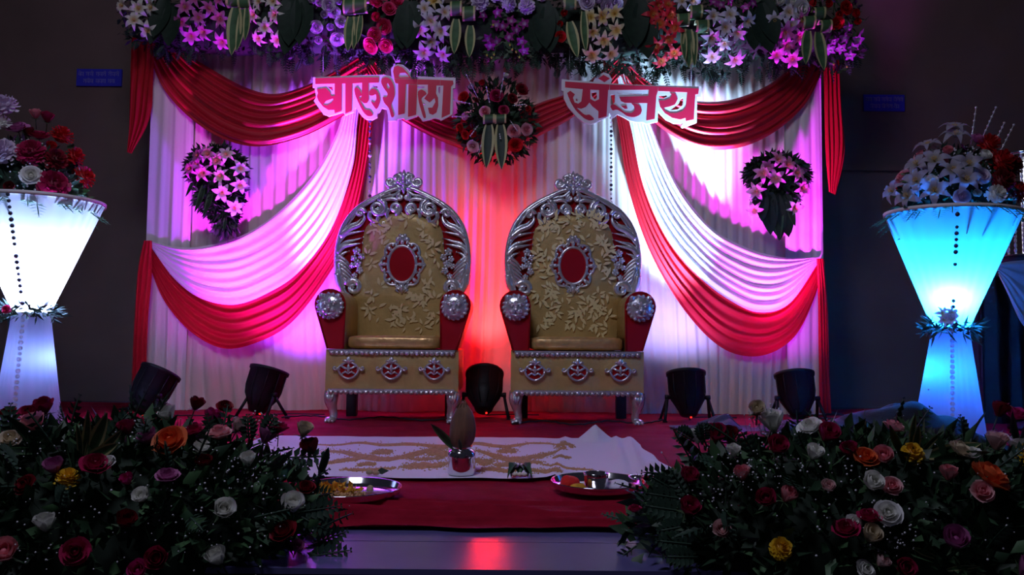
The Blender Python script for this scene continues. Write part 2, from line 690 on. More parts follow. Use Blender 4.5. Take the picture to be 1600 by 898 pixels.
def orchid(parent, p, d, size, kind='purple'):
    return copy_obj(ORCH[0], 'orchid', parent, face_to(p, d, RN.uniform(-.5, .5), size), OC[kind])


def bud(parent, p, size):
    return copy_obj(NBUD, 'bud', parent, face_to(p, (RN.uniform(-.4, .4), -.4, -1), 0, size), BUDM)


def blade(parent, p, d, L, k=0, name=None, toward=(0, -1, 0)):
    """strap leaf from p along d, its face turned towards 'toward'"""
    z = Vector(d).normalized()
    y = -Vector(toward)
    y = (y - z * y.dot(z))
    if y.length < 1e-3:
        y = Vector((0.1, 1, 0.2))
        y = y - z * y.dot(z)
    y.normalize()
    x = y.cross(z)
    R3 = Matrix((x, y, z)).transposed().to_4x4()
    me = BIGLEAF if k == 9 else BLADE[k]
    return copy_obj(me, name or me.name.split('.')[0], parent, Matrix.Translation(p) @ R3 @ Matrix.Diagonal((L, L, L, 1)))


def leaflet(mb, p, d, n, L, w, m=0):
    d = d.normalized()
    t = d.cross(n)
    if t.length < 1e-4:
        t = Vector((1, 0, 0))
    t.normalize()
    nn = t.cross(d)
    mb.add([p, p + d * L * .45 + t * w + nn * w * .3, p + d * L, p + d * L * .45 - t * w + nn * w * .3, p + d * L * .5],
           [(0, 1, 4), (1, 2, 4), (2, 3, 4), (3, 0, 4)], m)


def frond(mb, p, d, n, L, w, cnt=9, m=0, lw=.16):
    """a fern frond: a rib with paired leaflets"""
    d = d.normalized()
    t = d.cross(n)
    if t.length < 1e-4:
        t = Vector((1, 0, 0))
    t.normalize()
    pts = []
    for i in range(cnt + 1):
        v = i / cnt
        pts.append(p + d * L * v + n * (-.18 * L * v * v))
    mb.tube(pts, [.0035] * (cnt) + [.001], 3, m, False)
    for i in range(1, cnt + 1):
        v = i / cnt
        l = w * math.sin(PI * (.15 + .80 * v)) + .004
        for s in (-1, 1):
            leaflet(mb, pts[i], (t * s + d * .55), n, l, l * lw + .0015, m)


def rdir(r=RN):
    while True:
        p = Vector((r.uniform(-1, 1), r.uniform(-1, 1), r.uniform(-1, 1)))
        if .05 < p.length < 1:
            return p.normalized()


# ------------------------------------------------------------------ backdrop cloths


def curtain(name, label, x0, x1, z0, z1, y0, mt, pitch, amp, seed, nx, flare=0.0, nz=22, group=None):
    r = random.Random(seed)
    ph = [r.uniform(0, 9) for _ in range(4)]
    mb = MB()

    def fn(u, v):
        x = x0 + (x1 - x0) * u
        z = z1 + (z0 - z1) * v
        sft = flare * max(0, v - .55) ** 2 * 4 * math.sin(x * 2.1 + ph[0]) * .5
        xx = x + .05 * noise.noise((x * 4, z * .35, seed)) + sft
        k = 2 * PI / pitch
        g = .6 + .4 * noise.noise((x * 3.0, z * .25, seed + 5))
        y = amp * g * (math.sin(k * xx) + .45 * math.sin(k * .47 * xx + ph[1]) + .35 * math.sin(k * 1.9 * xx + ph[2]))
        y -= .06 * max(0, v - .8) ** 2 * 10 * flare
        y += flare * .16 * sm(.62, 1, v) * math.sin(7.5 * (x + .9 * max(0, v - .6) ** 1.6 * math.copysign(1, -x)) + ph[3] + 2 * noise.noise((x, 3, seed)))
        return Vector((x, y0 - y, z))
    mb.grid(fn, nx, nz)
    o = mb.build(name, mt)
    return tag(o, label, 'curtain', group)


XL, XR = -2.77, 2.77
curtain('pleated_curtain', 'wide cream pleated backdrop curtain behind the two thrones', XL + .02, XR - .02, .008, 3.28, .02, M['cream'], .085, .013, 3, 760, flare=.28)
curtain('side_curtain', 'narrow white sheer side curtain at the left end of the backdrop', XL, XL + .36, .01, 3.2, -.040, M['whitec'], .10, .012, 8, 60)
curtain('side_curtain', 'narrow white sheer side curtain at the right end of the backdrop', XR - .30, XR + .01, .01, 3.2, -.040, M['whitec'], .09, .012, 9, 60)
# black frame posts that carry the cloths, seen past the edges
for x, nm in ((XL - .02, 'left'), (XR + .02, 'right')):
    b = MB()
    b.tube([(x, .10, 0), (x, .10, 3.45)], .025, 10)
    b.box((x, .10, .01), (.3, .3, .02))
    tag(b.build('frame_post', M['black']), 'black metal post behind the %s edge of the backdrop' % nm, 'post')
b = MB()
b.tube([(XL - .02, .10, 3.40), (XR + .02, .10, 3.40)], .025, 10)
tag(b.build('frame_crossbar', M['black']), 'black metal crossbar hidden behind the flower garland', 'bar')


def swag(mb, U, L, Y, folds, amp, bulge, n=80, m=56, seed=0, mi=0, soft=False, ph=0.0, dY=(0, 0)):
    """a draped cloth between its upper and lower edge, both given as seen from the front"""
    Uc = crv([at(x, y, Y) for x, y in U], n)
    Lc = crv([at(x, y, Y) for x, y in L], n)
    wmax = max((a - c).length for a, c in zip(Uc, Lc))

    def fn(u, v):
        i = round(u * (n - 1))
        a, c = Uc[i], Lc[i]
        p = a.lerp(c, v)
        w = (a - c).length / wmax
        s = folds * v + ph + .35 * math.sin(2.2 * u + seed) * v + .25 * noise.noise((u * 2.5, v * 3, seed))
        h = .5 - .5 * math.cos(2 * PI * s) if soft else abs(math.sin(PI * s)) ** .75
        h *= .65 + .5 * noise.noise((v * 7.3, seed * 1.7, u * .8))
        e = min(1, v * 12) * min(1, (1 - v) * 12)
        p.y += dY[0] + (dY[1] - dY[0]) * u - amp * (.25 + .75 * w) * h * (.35 + .65 * e) - bulge * math.sin(PI * u) ** .8 * (.08 + .92 * v)
        return p
    mb.grid(fn, n, m, mi)


def cloth_swag(name, label, U, L, Y, mt, folds, amp, bulge, seed, cat='drape', **k):
    mb = MB()
    swag(mb, U, L, Y, folds, amp, bulge, seed=seed, **k)
    return tag(mb.build(name, mt), label, cat)


# top red satin swags
cloth_swag('satin_swag', 'red satin swag across the upper left of the backdrop', [(282, 78), (330, 108), (385, 137), (430, 147), (478, 134), (520, 112), (566, 84)],
           [(232, 84), (258, 140), (300, 186), (350, 218), (405, 231), (470, 217), (528, 188), (585, 150)], -.06, M['satin'], 7, .065, .035, 1)
cloth_swag('satin_swag', 'red satin swag across the upper middle behind the rose wreath', [(588, 96), (625, 140), (680, 172), (740, 186), (800, 176), (850, 158), (905, 138), (960, 92)],
           [(566, 110), (600, 166), (650, 202), (720, 234), (775, 244), (830, 220), (888, 189), (940, 150), (985, 100)], -.07, M['satin'], 6, .06, .03, 2)
cloth_swag('satin_swag', 'red satin swag across the upper right of the backdrop', [(968, 82), (1000, 118), (1050, 148), (1100, 159), (1150, 154), (1205, 130), (1250, 92)],
           [(958, 100), (985, 150), (1025, 196), (1072, 226), (1115, 236), (1165, 229), (1215, 203), (1258, 162), (1285, 110)], -.06, M['satin'], 7, .065, .035, 3)

# big side swags: white cloth and red cloth below it, each a thing
cloth_swag('white_swag', 'long white swag falling from the left name board to the left edge', [(540, 92), (536, 176), (505, 250), (450, 318), (390, 362), (330, 382), (280, 386), (228, 375)],
           [(574, 92), (560, 186), (552, 262), (520, 356), (470, 424), (420, 458), (368, 476), (315, 466), (272, 434), (232, 380)], -.065, M['whitec'], 7, .042, .03, 4, soft=True, n=110, m=72)
cloth_swag('red_swag', 'long red swag below the white one on the left', [(572, 92), (556, 186), (548, 262), (516, 352), (466, 420), (416, 452), (366, 468), (318, 456), (272, 424), (228, 378)],
           [(592, 92), (584, 186), (574, 262), (552, 360), (508, 440), (455, 506), (400, 536), (350, 544), (302, 520), (262, 476), (240, 430), (226, 384)], -.05, M['reddrape'], 5, .046, .03, 5, soft=True, n=110, m=64)
cloth_swag('white_swag', 'long white swag falling from the right name board to the right edge', [(972, 40), (996, 126), (1020, 200), (1058, 288), (1110, 354), (1170, 388), (1225, 402), (1280, 402)],
           [(948, 40), (966, 130), (985, 200), (1004, 290), (1040, 372), (1090, 432), (1140, 470), (1185, 488), (1232, 474), (1280, 408)], -.065, M['whitec'], 7, .042, .03, 6, soft=True, n=110, m=72)
cloth_swag('red_swag', 'long red swag below the white one on the right', [(952, 40), (970, 130), (989, 200), (1008, 286), (1044, 366), (1094, 424), (1142, 460), (1188, 478), (1232, 464), (1283, 404)],
           [(934, 40), (950, 130), (966, 200), (980, 290), (1010, 384), (1052, 462), (1100, 522), (1145, 552), (1195, 554), (1240, 526), (1270, 470), (1288, 410)], -.05, M['reddrape'], 5, .046, .03, 7, soft=True, n=110, m=64)


def tail(name, label, poly_l, poly_r, Y, mt, folds, amp, seed):
    """a hanging strip of cloth between its left and right edge"""
    mb = MB()
    swag(mb, poly_l, poly_r, Y, folds, amp, .0, n=40, m=40, seed=seed)
    return tag(mb.build(name, mt), label, 'drape')


tail('red_tail', 'red cloth tail hanging high at the left edge of the backdrop', [(206, 60), (204, 120), (202, 190), (199, 238)], [(243, 60), (240, 120), (234, 185), (206, 240)], -.10, M['reddrape'], 4, .04, 11)
tail('red_tail', 'red cloth tail hanging high at the right edge, with a pointed end', [(1286, 95), (1288, 170), (1290, 240), (1295, 300)], [(1311, 95), (1315, 170), (1319, 240), (1305, 305)], -.10, M['reddrape'], 4, .04, 12)
tail('red_tail', 'long red cloth tail below the left swag knot reaching the lamps', [(225, 376), (216, 420), (210, 500), (204, 641)], [(238, 376), (238, 430), (232, 500), (226, 641)], -.13, M['reddrape'], 3, .04, 13)
tail('red_tail', 'long red cloth tail below the right swag knot reaching the carpet', [(1276, 404), (1278, 470), (1279, 560), (1280, 645)], [(1286, 404), (1292, 470), (1295, 560), (1299, 645)], -.13, M['reddrape'], 3, .04, 14)

# ------------------------------------------------------------------ carpet
mb = MB()
CY0, CY1 = -3.93, .6


def cfn(u, v):
    x = -4.1 + 8.2 * u
    y = CY0 + (CY1 - CY0) * v ** 2.0
    fr = sm(.0, .28, v)
    z = .012 + .010 * noise.noise((x * .9, y * 5, 0)) + .004 * noise.noise((x * 3, y * 9, 4))
    rid = 0
    for k, (yy, a, ph, fq) in enumerate(((-3.80, .030, 0, .8), (-3.66, .022, 2, 1.1), (-3.50, .020, 4, .7), (-1.25, .014, 1, .6), (-1.45, .012, 3, .9), (-.95, .010, 5, .7))):
        yc = yy + .055 * math.sin(x * fq * 2 + ph)
        am = a * max(0, .45 + .9 * noise.noise((x * .8, k * 3.1, 2)))
        rid += (1.5 if yy < -3 else 1) * am * math.exp(-((y - yc) / (.014 if yy < -3 else .02)) ** 2)
    for yc, xa, xb, hh in ((-3.74, -1.05, .42, .030), (-3.86, -1.6, 1.4, .022), (-3.66, .40, 1.2, .018), (-1.35, .9, 3.2, .020), (-1.20, -2.4, -.9, .016), (-1.48, -2.6, -1.3, .014)):
        yy2 = yc + .03 * math.sin(x * 2.3 + yc * 9) + .012 * noise.noise((x * 4, yc, 1))
        ww = sm(xa, xa + .25, x) * sm(xb, xb - .25, x)
        t_ = y - yy2
        rid += hh * ww * (math.exp(t_ / .006) if t_ < 0 else math.exp(-t_ / .035))
    z += rid
    if -3.2 < y < -1.65 and -1.4 < x < 1.15:
        z = min(z, .018)
    if v < .03:
        y += .035 * noise.noise((x * 2.2, 0, 7)) + .02 * noise.noise((x * 6, 1, 7))
        z += .012 * max(0, noise.noise((x * 3.1, 5, 1)))
    return Vector((x, y, max(.004, z)))


mb.grid(cfn, 170, 270)
tag(mb.build('red_carpet', M['carpet']), 'wrinkled crimson cloth carpet covering the stage floor', 'carpet')

# ------------------------------------------------------------------ thrones


def volute(cx, cz, r0, turns, a0, dirn=1, n=22, rin=.18):
    pts = []
    for i in range(n):
        t = i / (n - 1)
        r = r0 * (1 - (1 - rin) * t)
        a = a0 + dirn * turns * 2 * PI * t
        pts.append((cx + r * math.cos(a), cz + r * math.sin(a)))
    return pts


def zx(dx):
    return dx / 855.0


def zz(zy):
    return 1.93 - zy / 855.0


def make_throne(name, label, X, Yf, leafn, seed):
    r = random.Random(seed)
    t = thing(name, label, 'throne', (X, Yf, 0.012), 'pair of wedding thrones')
    BY = .47                                           # backrest face, behind the front edge

    def part(mb, nm, mt, parent=t):
        return mb.build(nm, mt, parent, world=False)
    # --- seat box
    w, z0, z1 = .468, .225, .515
    mb = MB()

    def fr(u, v):
        x = -w + 2 * w * u
        z = z0 + (z1 - z0) * v
        puff = .018 * (abs(math.sin(3 * PI * u)) ** .6) * (abs(math.sin(PI * v)) ** .6)
        return Vector((x, -puff + .004 * noise.noise((x * 9, z * 9, seed)), z))
    mb.grid(fr, 50, 14)
    mb.box((0, .28, (z0 + z1) / 2), (2 * w, .55, z1 - z0))
    part(mb, 'seat_box', M['gold'])
    # scalloped silver borders
    for zc, sg in ((z1 - .008, -1), (z0 + .008, -1)):
        mb = MB()
        mb.box((0, -.022, zc), (2 * w - .05, .016, .018))
        N = 25
        for i in range(N):
            x = -w + .045 + (2 * w - .09) * i / (N - 1)
            mb.ball((x, -.024, zc - .016), (.0185, .010, .017), 8, 5)
            mb.tube([(x - .014, -.03, zc - .002), (x, -.034, zc - .018), (x + .014, -.03, zc - .006)], [.004, .005, .003], 5)
        part(mb, 'silver_border', M['silver'])
    # three ornaments on the box
    for cx in (-.30, 0, .30):
        mb = MB()
        out = [(cx + .062 * math.cos(a) * (1 + .12 * math.cos(2 * a)), .375 + .052 * math.sin(a) - (.012 if math.sin(a) < 0 else 0) * abs(math.sin(a))) for a in [2 * PI * i / 24 for i in range(24)]]
        mb.slab(out, [], lambda x, z, d: Vector((x, d, z)), -.030, -.012, 1)
        ring = [(x, -.034, z) for x, z in out] + [(out[0][0], -.034, out[0][1])]
        mb.tube(ring, .009, 6, 0)
        for s in (-1, 1):
            v = volute(cx + s * .095, .385, .018, 1.2, PI if s > 0 else 0, s, 12)
            mb.tube([(cx + s * .06, -.034, .372)] + [(a, -.034, c) for a, c in v], [.010] + [.009 - .0004 * i for i in range(12)], 6)
            mb.tube([(cx + s * .052, -.034, .40), (cx + s * .025, -.036, .385), (cx, -.036, .378)], [.008, .009, .006], 6)
            mb.tube([(cx + s * .045, -.034, .345), (cx + s * .022, -.036, .36), (cx, -.036, .345)], [.007, .009, .006], 6)
            mb.tube([(cx + s * .008, -.036, .425), (cx + s * .030, -.036, .440), (cx + s * .042, -.036, .432)], [.012, .010, .005], 6)
        mb.ball((cx, -.036, .44), (.018, .012, .028), 8, 5)
        mb.ball((cx, -.036, .385), (.012, .012, .03), 8, 5)
        part(mb, 'ornament', [M['silver'], M['redvelvet']])
    # --- cushion
    mb = MB()

    def cu(u, v):
        # superellipse pillow
        a = 2 * PI * u
        bb = PI * (v - .5)

        def se(c, e):
            return math.copysign(abs(c) ** e, c)
        x = .335 * se(math.cos(bb), .25) * se(math.cos(a), .25)
        y = .235 * se(math.cos(bb), .25) * se(math.sin(a), .25)
        z = .050 * se(math.sin(bb), .45)
        z += .004 * noise.noise((x * 14, y * 10, seed))
        return Vector((x, y + .255, z + z1 + .052))
    mb.grid(cu, 48, 17)
    part(mb, 'seat_cushion', M['goldseat'])
    # --- arms
    for s in (-1, 1):
        prof = []
        xi, xo, xb = .338, .545, .458
        zb, zt = z1 + .004, .935
        cxx, rad = (xi + xo) / 2, (xo - xi) / 2
        zc = zt - rad
        prof.append((xb - .005, zb))
        for i in range(13):
            a = -.25 + (PI + .25) * i / 12
            prof.append((cxx + rad * math.cos(a), zc + rad * math.sin(a)))
        prof.append((xi + .006, zb))
        prof = [(s * x, z) for x, z in prof]
        mb = MB()
        k = len(prof)
        vs = []
        for yy, sc in ((.012, 1), (.50, 1)):
            vs += [Vector((x, yy, z)) for x, z in prof]
        mb.add(vs, [(i, (i + 1) % k, (i + 1) % k + k, i + k) for i in range(k)], 0, True)
        arm = part(mb, 'armrest', M['gold'])
        mb = MB()
        cxm = s * cxx
        mb.slab(prof, [], lambda x, z, d: Vector((x, d, z)), -.022, .014)
        part(mb, 'arm_front', M['redvelvet'], arm)
        mb = MB()
        edge = [(x, -.018, z) for x, z in prof[1:-1]]
        mb.tube([(prof[0][0], -.018, prof[0][1])] + edge + [(prof[-1][0], -.018, prof[-1][1])], .008, 6)
        part(mb, 'arm_piping', M['redvelvet'], arm)
        # lion head
        mb = MB()
        c = Vector((s * (cxx - .004), -.028, zc - .012))
        mb.ball(c, (.094, .042, .094), 20, 10)
        for i in range(17):                            # mane locks
            a = -PI / 2 + 2 * PI * (i + .5) / 17
            o = c + Vector((.078 * math.cos(a), -.022, .078 * math.sin(a)))
            e = c + Vector((.098 * math.cos(a + .2), -.006, .098 * math.sin(a + .2)))
            mb.tube([o, (o + e) / 2 + Vector((0, -.008, 0)), e], [.012, .012, .005], 5)
        for q in (-1, 1):
            mb.ball(c + Vector((q * .058, -.026, .070)), (.020, .014, .020), 8, 5)     # ears
            mb.ball(c + Vector((q * .032, -.038, .024)), (.026, .018, .015), 8, 5)     # brows
            mb.ball(c + Vector((q * .030, -.050, .010)), (.009, .007, .008), 6, 4)     # eyes
            mb.ball(c + Vector((q * .024, -.048, -.030)), (.027, .026, .021), 8, 5)    # cheeks of the muzzle
        mb.tube([c + Vector((0, -.040, .04)), c + Vector((0, -.058, .0)), c + Vector((0, -.068, -.016))], [.014, .016, .016], 8)
        mb.ball(c + Vector((0, -.072, -.016)), (.018, .010, .011), 8, 5)
        mb.tube([c + Vector((-.034, -.052, -.048)), c + Vector((0, -.064, -.060)), c + Vector((.034, -.052, -.048))], [.007, .010, .007], 6)
        part(mb, 'lion_head', M['silver'], arm)
    # --- legs
    for s in (-1, 1):
        mb = MB()
        p = [(s * .425, .045, z0), (s * .432, .032, .185), (s * .428, .022, .14), (s * .418, .030, .09), (s * .412, .040, .05), (s * .418, .030, .025), (s * .424, .004, .014)]
        rr = [.050, .052, .046, .034, .028, .030, .022]
        cp = crv(p, 16)
        rc = [rr[min(5, int(i / 15 * 6))] + (rr[min(6, int(i / 15 * 6) + 1)] - rr[min(5, int(i / 15 * 6))]) * ((i / 15 * 6) % 1 if i < 15 else 1) for i in range(16)]
        mb.tube(cp, rc, 10)
        mb.ball((s * .426, -.002, .024), (.044, .052, .022), 10, 5)
        for q in (-1, 0, 1):
            mb.ball((s * .426 + q * .024, -.040, .016), (.013, .02, .014), 6, 4)
            mb.tube([(s * .43 + q * .022, .0, .215), (s * .43 + q * .018, -.022, .18), (s * .43 + q * .008, -.018, .14)], [.008, .012, .004], 6)
        part(mb, 'front_leg', M['silver'])
        mb = MB()
        mb.box((s * .375, .50, .115), (.075, .07, .23))
        part(mb, 'rear_leg', M['darkleg'])
    # --- backrest: silhouette from the crest down to the seat
    half = [(0, zz(120)), (zx(60), zz(150)), (zx(90), zz(172)), (zx(150), zz(198)), (zx(240), zz(245)), (zx(320), zz(308)), (zx(385), zz(398)), (zx(420), zz(500)), (zx(434), zz(620)), (zx(425), zz(740)), (zx(385), zz(850)), (zx(340), zz(905))]
    hs = [(p.x, p.y) for p in crv([(a, c, 0) for a, c in half], 40)]
    outl = [(a, c) for a, c in hs] + [(.36, .90), (.34, .54), (-.34, .54), (-.36, .90)] + [(-a, c) for a, c in hs[::-1][:-1]]
    mb = MB()
    mb.slab(outl, [], lambda x, z, d: Vector((x, d, z)), BY, BY + .10, 0)
    back = part(mb, 'backrest', M['redvelvet'])
    # gold upholstered panel with a soft bulge
    inn = [(0, zz(330)), (zx(90), zz(328)), (zx(160), zz(362)), (zx(235), zz(398)), (zx(262), zz(470)), (zx(272), zz(600)), (zx(285), zz(720)), (zx(300), zz(800)), (zx(330), zz(880))]
    ih = [(p.x, p.y) for p in crv([(a, c, 0) for a, c in inn], 26)]
    rows = [(a, c) for a, c in ih] + [(.352, .88), (.345, .75), (.338, .60), (.335, .55)]

    def gp(u, v):
        i = min(len(rows) - 1, int(v * (len(rows) - 1) + .5))
        a, c = rows[i]
        x = (u - .5) * 2 * max(a, .004)
        e = (1 - abs((u - .5) * 2) ** 6)
        zt = c
        if i == 0:
            zt = c
        y = BY - .006 - .030 * e * sm(0, .2, v) - .006 * abs(math.sin(7 * x + 9 * c)) ** 2 * e
        return Vector((x, y, zt))
    mb = MB()
    mb.grid(gp, 24, len(rows))
    part(mb, 'back_upholstery', M['gold'], back)
    # printed leaves of the gold cloth
    mb = MB()
    made = 0
    tries = 0
    while made < leafn and tries < 4000:
        tries += 1
        x = r.uniform(-.29, .29)
        z = r.uniform(.66, 1.58)
        if abs(x) > .27 * sm(1.62, 1.45, z) + .0 or (x / .19) ** 2 + ((z - 1.16) / .22) ** 2 < 1:
            continue
        made += 1
        a0 = r.uniform(0, 6.28)
        for q in range(r.choice((1, 2, 3, 3))):
            a = a0 + q * r.uniform(.8, 1.2)
            L = r.uniform(.045, .072)
            wv = L * .22
            d = Vector((math.cos(a), 0, math.sin(a)))
            tt = Vector((-d.z, 0, d.x))
            st = Vector((x, BY - .0485 - .0012 * (q + r.random()) + .004 * sm(.15, .29, abs(x)), z)) + d * .010
            mb.add([st, st + d * L * .35 + tt * wv, st + d * L * .7 + tt * wv * .75, st + d * L, st + d * L * .6 - tt * wv * .55, st + d * L * .3 - tt * wv * .5], [(0, 1, 2, 3, 4, 5)], 0, False)
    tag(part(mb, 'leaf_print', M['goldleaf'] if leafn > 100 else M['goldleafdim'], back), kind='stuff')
    # --- carved silver frame
    FY = BY - .022
    mb = MB()

    def P3(pts, y=FY):
        return [(zx(a), y, zz(c)) for a, c in pts]

    def stroke(pts, r0, r1=None, n=18, y=FY):
        c3 = crv(P3(pts, y), n)
        r1 = r0 if r1 is None else r1
        mb.tube(c3, [1.4 * r0 * math.sin(PI * min(1, .25 + .75 * (i / (n - 1)))) ** .3 + 1.3 * (r1 - r0) * (i / (n - 1)) for i in range(n)], 7)

    def spiral(cx, cz, rr, turns, a0, dr, r0=.011, y=FY - .004):
        v = volute(cx, cz, rr, turns, a0, dr)
        mb.tube(P3(v, y), [1.3 * r0 * (1 - .35 * i / 21) for i in range(22)], 7)
        mb.ball((zx(cx), y - .002, zz(cz)), (.010, .010, .010), 7, 5)

    for s in (-1, 1):
        def q(pts):
            return [(s * a, c) for a, c in pts]
        dr = 1 if s > 0 else -1
        am = 0 if s > 0 else PI
        rim = [(30, 152), (90, 172), (150, 200), (240, 247), (320, 308), (385, 398), (420, 500), (434, 620), (425, 740), (390, 850)]
        mb.tube(crv(P3(q(rim)), 44), .019, 8)
        mb.tube(crv(P3(q([(60, 168), (150, 210), (240, 262), (306, 322), (366, 408)]), FY - .006), 24), [.006 + .008 * math.sin(PI * i / 23) for i in range(24)], 6)
        # lower volute and the sweeping shell above it
        spiral(s * 318, 812, 52, 1.3, am + .3, -dr, .020)
        stroke(q([(425, 720), (412, 790), (375, 850), (330, 868)]), .024, .018)
        stroke(q([(415, 650), (398, 720), (370, 780), (350, 800)]), .017, .012)
        stroke(q([(425, 690), (400, 760), (372, 820)]), .016, .010)
        for k in range(6):
            zz0 = 640 + k * 27
            stroke(q([(424 - k * 4, zz0 - 40), (372 - k * 3, zz0 - 4), (338 - k * 6, zz0 + 36)]), .0095, .006, 10, FY - .006)
        # fronds
        stroke(q([(428, 590), (390, 548), (330, 532), (262, 520)]), .017, .006)
        stroke(q([(428, 570), (380, 520), (320, 502), (258, 482)]), .013, .006)
        stroke(q([(422, 520), (380, 470), (320, 452), (256, 440)]), .012, .006)
        stroke(q([(412, 480), (350, 428), (290, 402), (258, 360), (262, 318)]), .019, .012)
        stroke(q([(404, 446), (350, 404), (306, 386), (276, 356)]), .011, .006)
        spiral(s * 284, 322, 34, 1.1, PI if s > 0 else 0, dr, .014)
        stroke(q([(430, 640), (392, 592), (350, 574)]), .015, .006)
        # flower clusters on the inner edge of the frame
        for fx, fz, fr_ in ((300, 575, 27), (268, 610, 24), (318, 622, 22), (290, 655, 26), (326, 668, 20), (278, 700, 25), (310, 735, 20)):
            for k in range(5):
                a = 2 * PI * k / 5 + fx
                mb.ball((zx(s * fx + fr_ * .62 * math.cos(a)), FY - .012, zz(fz + fr_ * .62 * math.sin(a))), (zx(fr_ * .46), .009, zx(fr_ * .46)), 7, 4)
            mb.ball((zx(s * fx), FY - .018, zz(fz)), (.009, .010, .009), 6, 4)
        # top volutes
        spiral(s * 168, 288, 58, 1.7, -PI / 2, -dr, .017)
        spiral(s * 54, 290, 40, 1.5, PI / 2, dr, .014)
        spiral(s * 22, 214, 22, 1.2, -PI / 2, dr, .012)
        stroke(q([(36, 238), (74, 226), (120, 232), (160, 232)]), .013, .011)
        stroke(q([(218, 310), (222, 350), (190, 378), (150, 372)]), .015, .009)
        stroke(q([(95, 290), (110, 330), (104, 360), (132, 392)]), .013, .009)
        spiral(s * 134, 392, 22, 1.1, 0 if s > 0 else PI, dr, .010)
        stroke(q([(160, 345), (170, 372), (150, 398)]), .015, .006, 10)
        stroke(q([(190, 372), (212, 392), (204, 412)]), .011, .005, 10)
        stroke(q([(20, 168), (60, 198), (100, 204), (150, 222)]), .010, .005)
        # crest
        spiral(s * 88, 116, 34, 1.4, PI if s > 0 else 0, -dr, .015)
        stroke(q([(20, 160), (45, 140), (64, 118)]), .014, .010, 10)
        stroke(q([(10, 90), (34, 66), (62, 74), (74, 92)]), .014, .007, 12)
        stroke(q([(6, 70), (28, 52), (40, 60)]), .013, .005, 10)
        mb.ball((zx(s * 34), FY - .014, zz(112)), (.020, .014, .018), 8, 5)
        mb.ball((zx(s * 52), FY - .012, zz(86)), (.016, .012, .015), 8, 5)
    # central flower and tip of the crest
    for k in range(6):
        a = 2 * PI * k / 6 + PI / 6
        mb.ball((zx(24 * math.cos(a)), FY - .016, zz(112 + 24 * math.sin(a))), (.016, .012, .016), 7, 5)
    mb.ball((0, FY - .026, zz(112)), (.013, .013, .013), 8, 5)
    mb.tube([(0, FY - .006, zz(100)), (0, FY - .014, zz(62)), (0, FY - .006, zz(34))], [.022, .020, .005], 8)
    mb.tube([(0, FY - .004, zz(135)), (0, FY - .012, zz(165)), (0, FY - .004, zz(196))], [.018, .016, .006], 8)
    mb.slab([(zx(a), zz(c)) for a, c in ((-46, 150), (-66, 110), (-40, 70), (0, 44), (40, 70), (66, 110), (46, 150), (0, 172))], [], lambda x, z, d: Vector((x, d, z)), FY - .004, FY + .03)
    part(mb, 'carved_frame', M['silver'], back)
    # --- oval medallion
    MY = BY - .044
    oc = zz(660)
    ov = lambda rx, rz, k=64, lob=0.0, n=8: [((rx * (1 + lob * abs(math.cos(n * .5 * a)))) * math.cos(a), oc + (rz * (1 + lob * abs(math.cos(n * .5 * a)))) * math.sin(a)) for a in [2 * PI * i / k for i in range(k)]]
    mb = MB()
    mb.slab(ov(.148, .178), [], lambda x, z, d: Vector((x, d, z)), MY, MY + .012)
    mb.slab(ov(.102, .136), [], lambda x, z, d: Vector((x, d, z)), MY - .010, MY)
    med = part(mb, 'oval_medallion', M['redvelvet'], back)
    med.name = 'oval_medallion'
    mb = MB()
    o1 = ov(.106, .140)
    mb.tube([(x, MY - .010, z) for x, z in o1 + o1[:1]], .012, 7)
    o2 = ov(.140, .168, 80, .17, 8)
    mb.tube([(x, MY - .004, z) for x, z in o2 + o2[:1]], .010, 7)
    for k in range(8):
        a = 2 * PI * k / 8
        i = Vector((.112 * math.cos(a), MY - .006, oc + .146 * math.sin(a)))
        e = Vector((.160 * math.cos(a), MY - .006, oc + .192 * math.sin(a)))
        mb.tube([i, (i + e) / 2, e], [.010, .017, .012], 6)
        a += PI / 8
        i = Vector((.116 * math.cos(a), MY - .006, oc + .150 * math.sin(a)))
        mb.ball(i, (.014, .010, .014), 7, 5)
        for g in (-.14, .14):
            c = Vector((.140 * math.cos(a + g), MY - .008, oc + .170 * math.sin(a + g)))
            mb.ball(c, (.011, .008, .013), 6, 4)
    for dx, dz, rr in ((0, .205, .028), (-.034, .192, .022), (.034, .192, .022), (-.018, .220, .016), (.018, .220, .016)):
        mb.ball((dx, MY - .006, oc + dz), (rr, .012, rr), 9, 5)
    mb.tube([(0, MY - .006, oc - .150), (0, MY - .012, oc - .185), (0, MY - .006, oc - .228)], [.026, .022, .005], 8)
    for s in (-1, 1):
        mb.tube([(s * .02, MY - .006, oc - .17), (s * .045, MY - .008, oc - .198), (s * .02, MY - .006, oc - .215)], [.010, .010, .005], 6)
        v = volute(s * .166, oc, .020, 1.1, PI / 2, s, 14)
        mb.tube([(a, MY - .006, c) for a, c in v], .008, 6)
    part(mb, 'medallion_frame', M['silver'], back)
    return t


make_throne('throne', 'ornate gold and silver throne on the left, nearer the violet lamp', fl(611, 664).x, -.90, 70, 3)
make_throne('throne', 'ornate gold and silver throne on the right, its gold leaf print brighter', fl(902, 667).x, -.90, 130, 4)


# ------------------------------------------------------------------ stage lamps


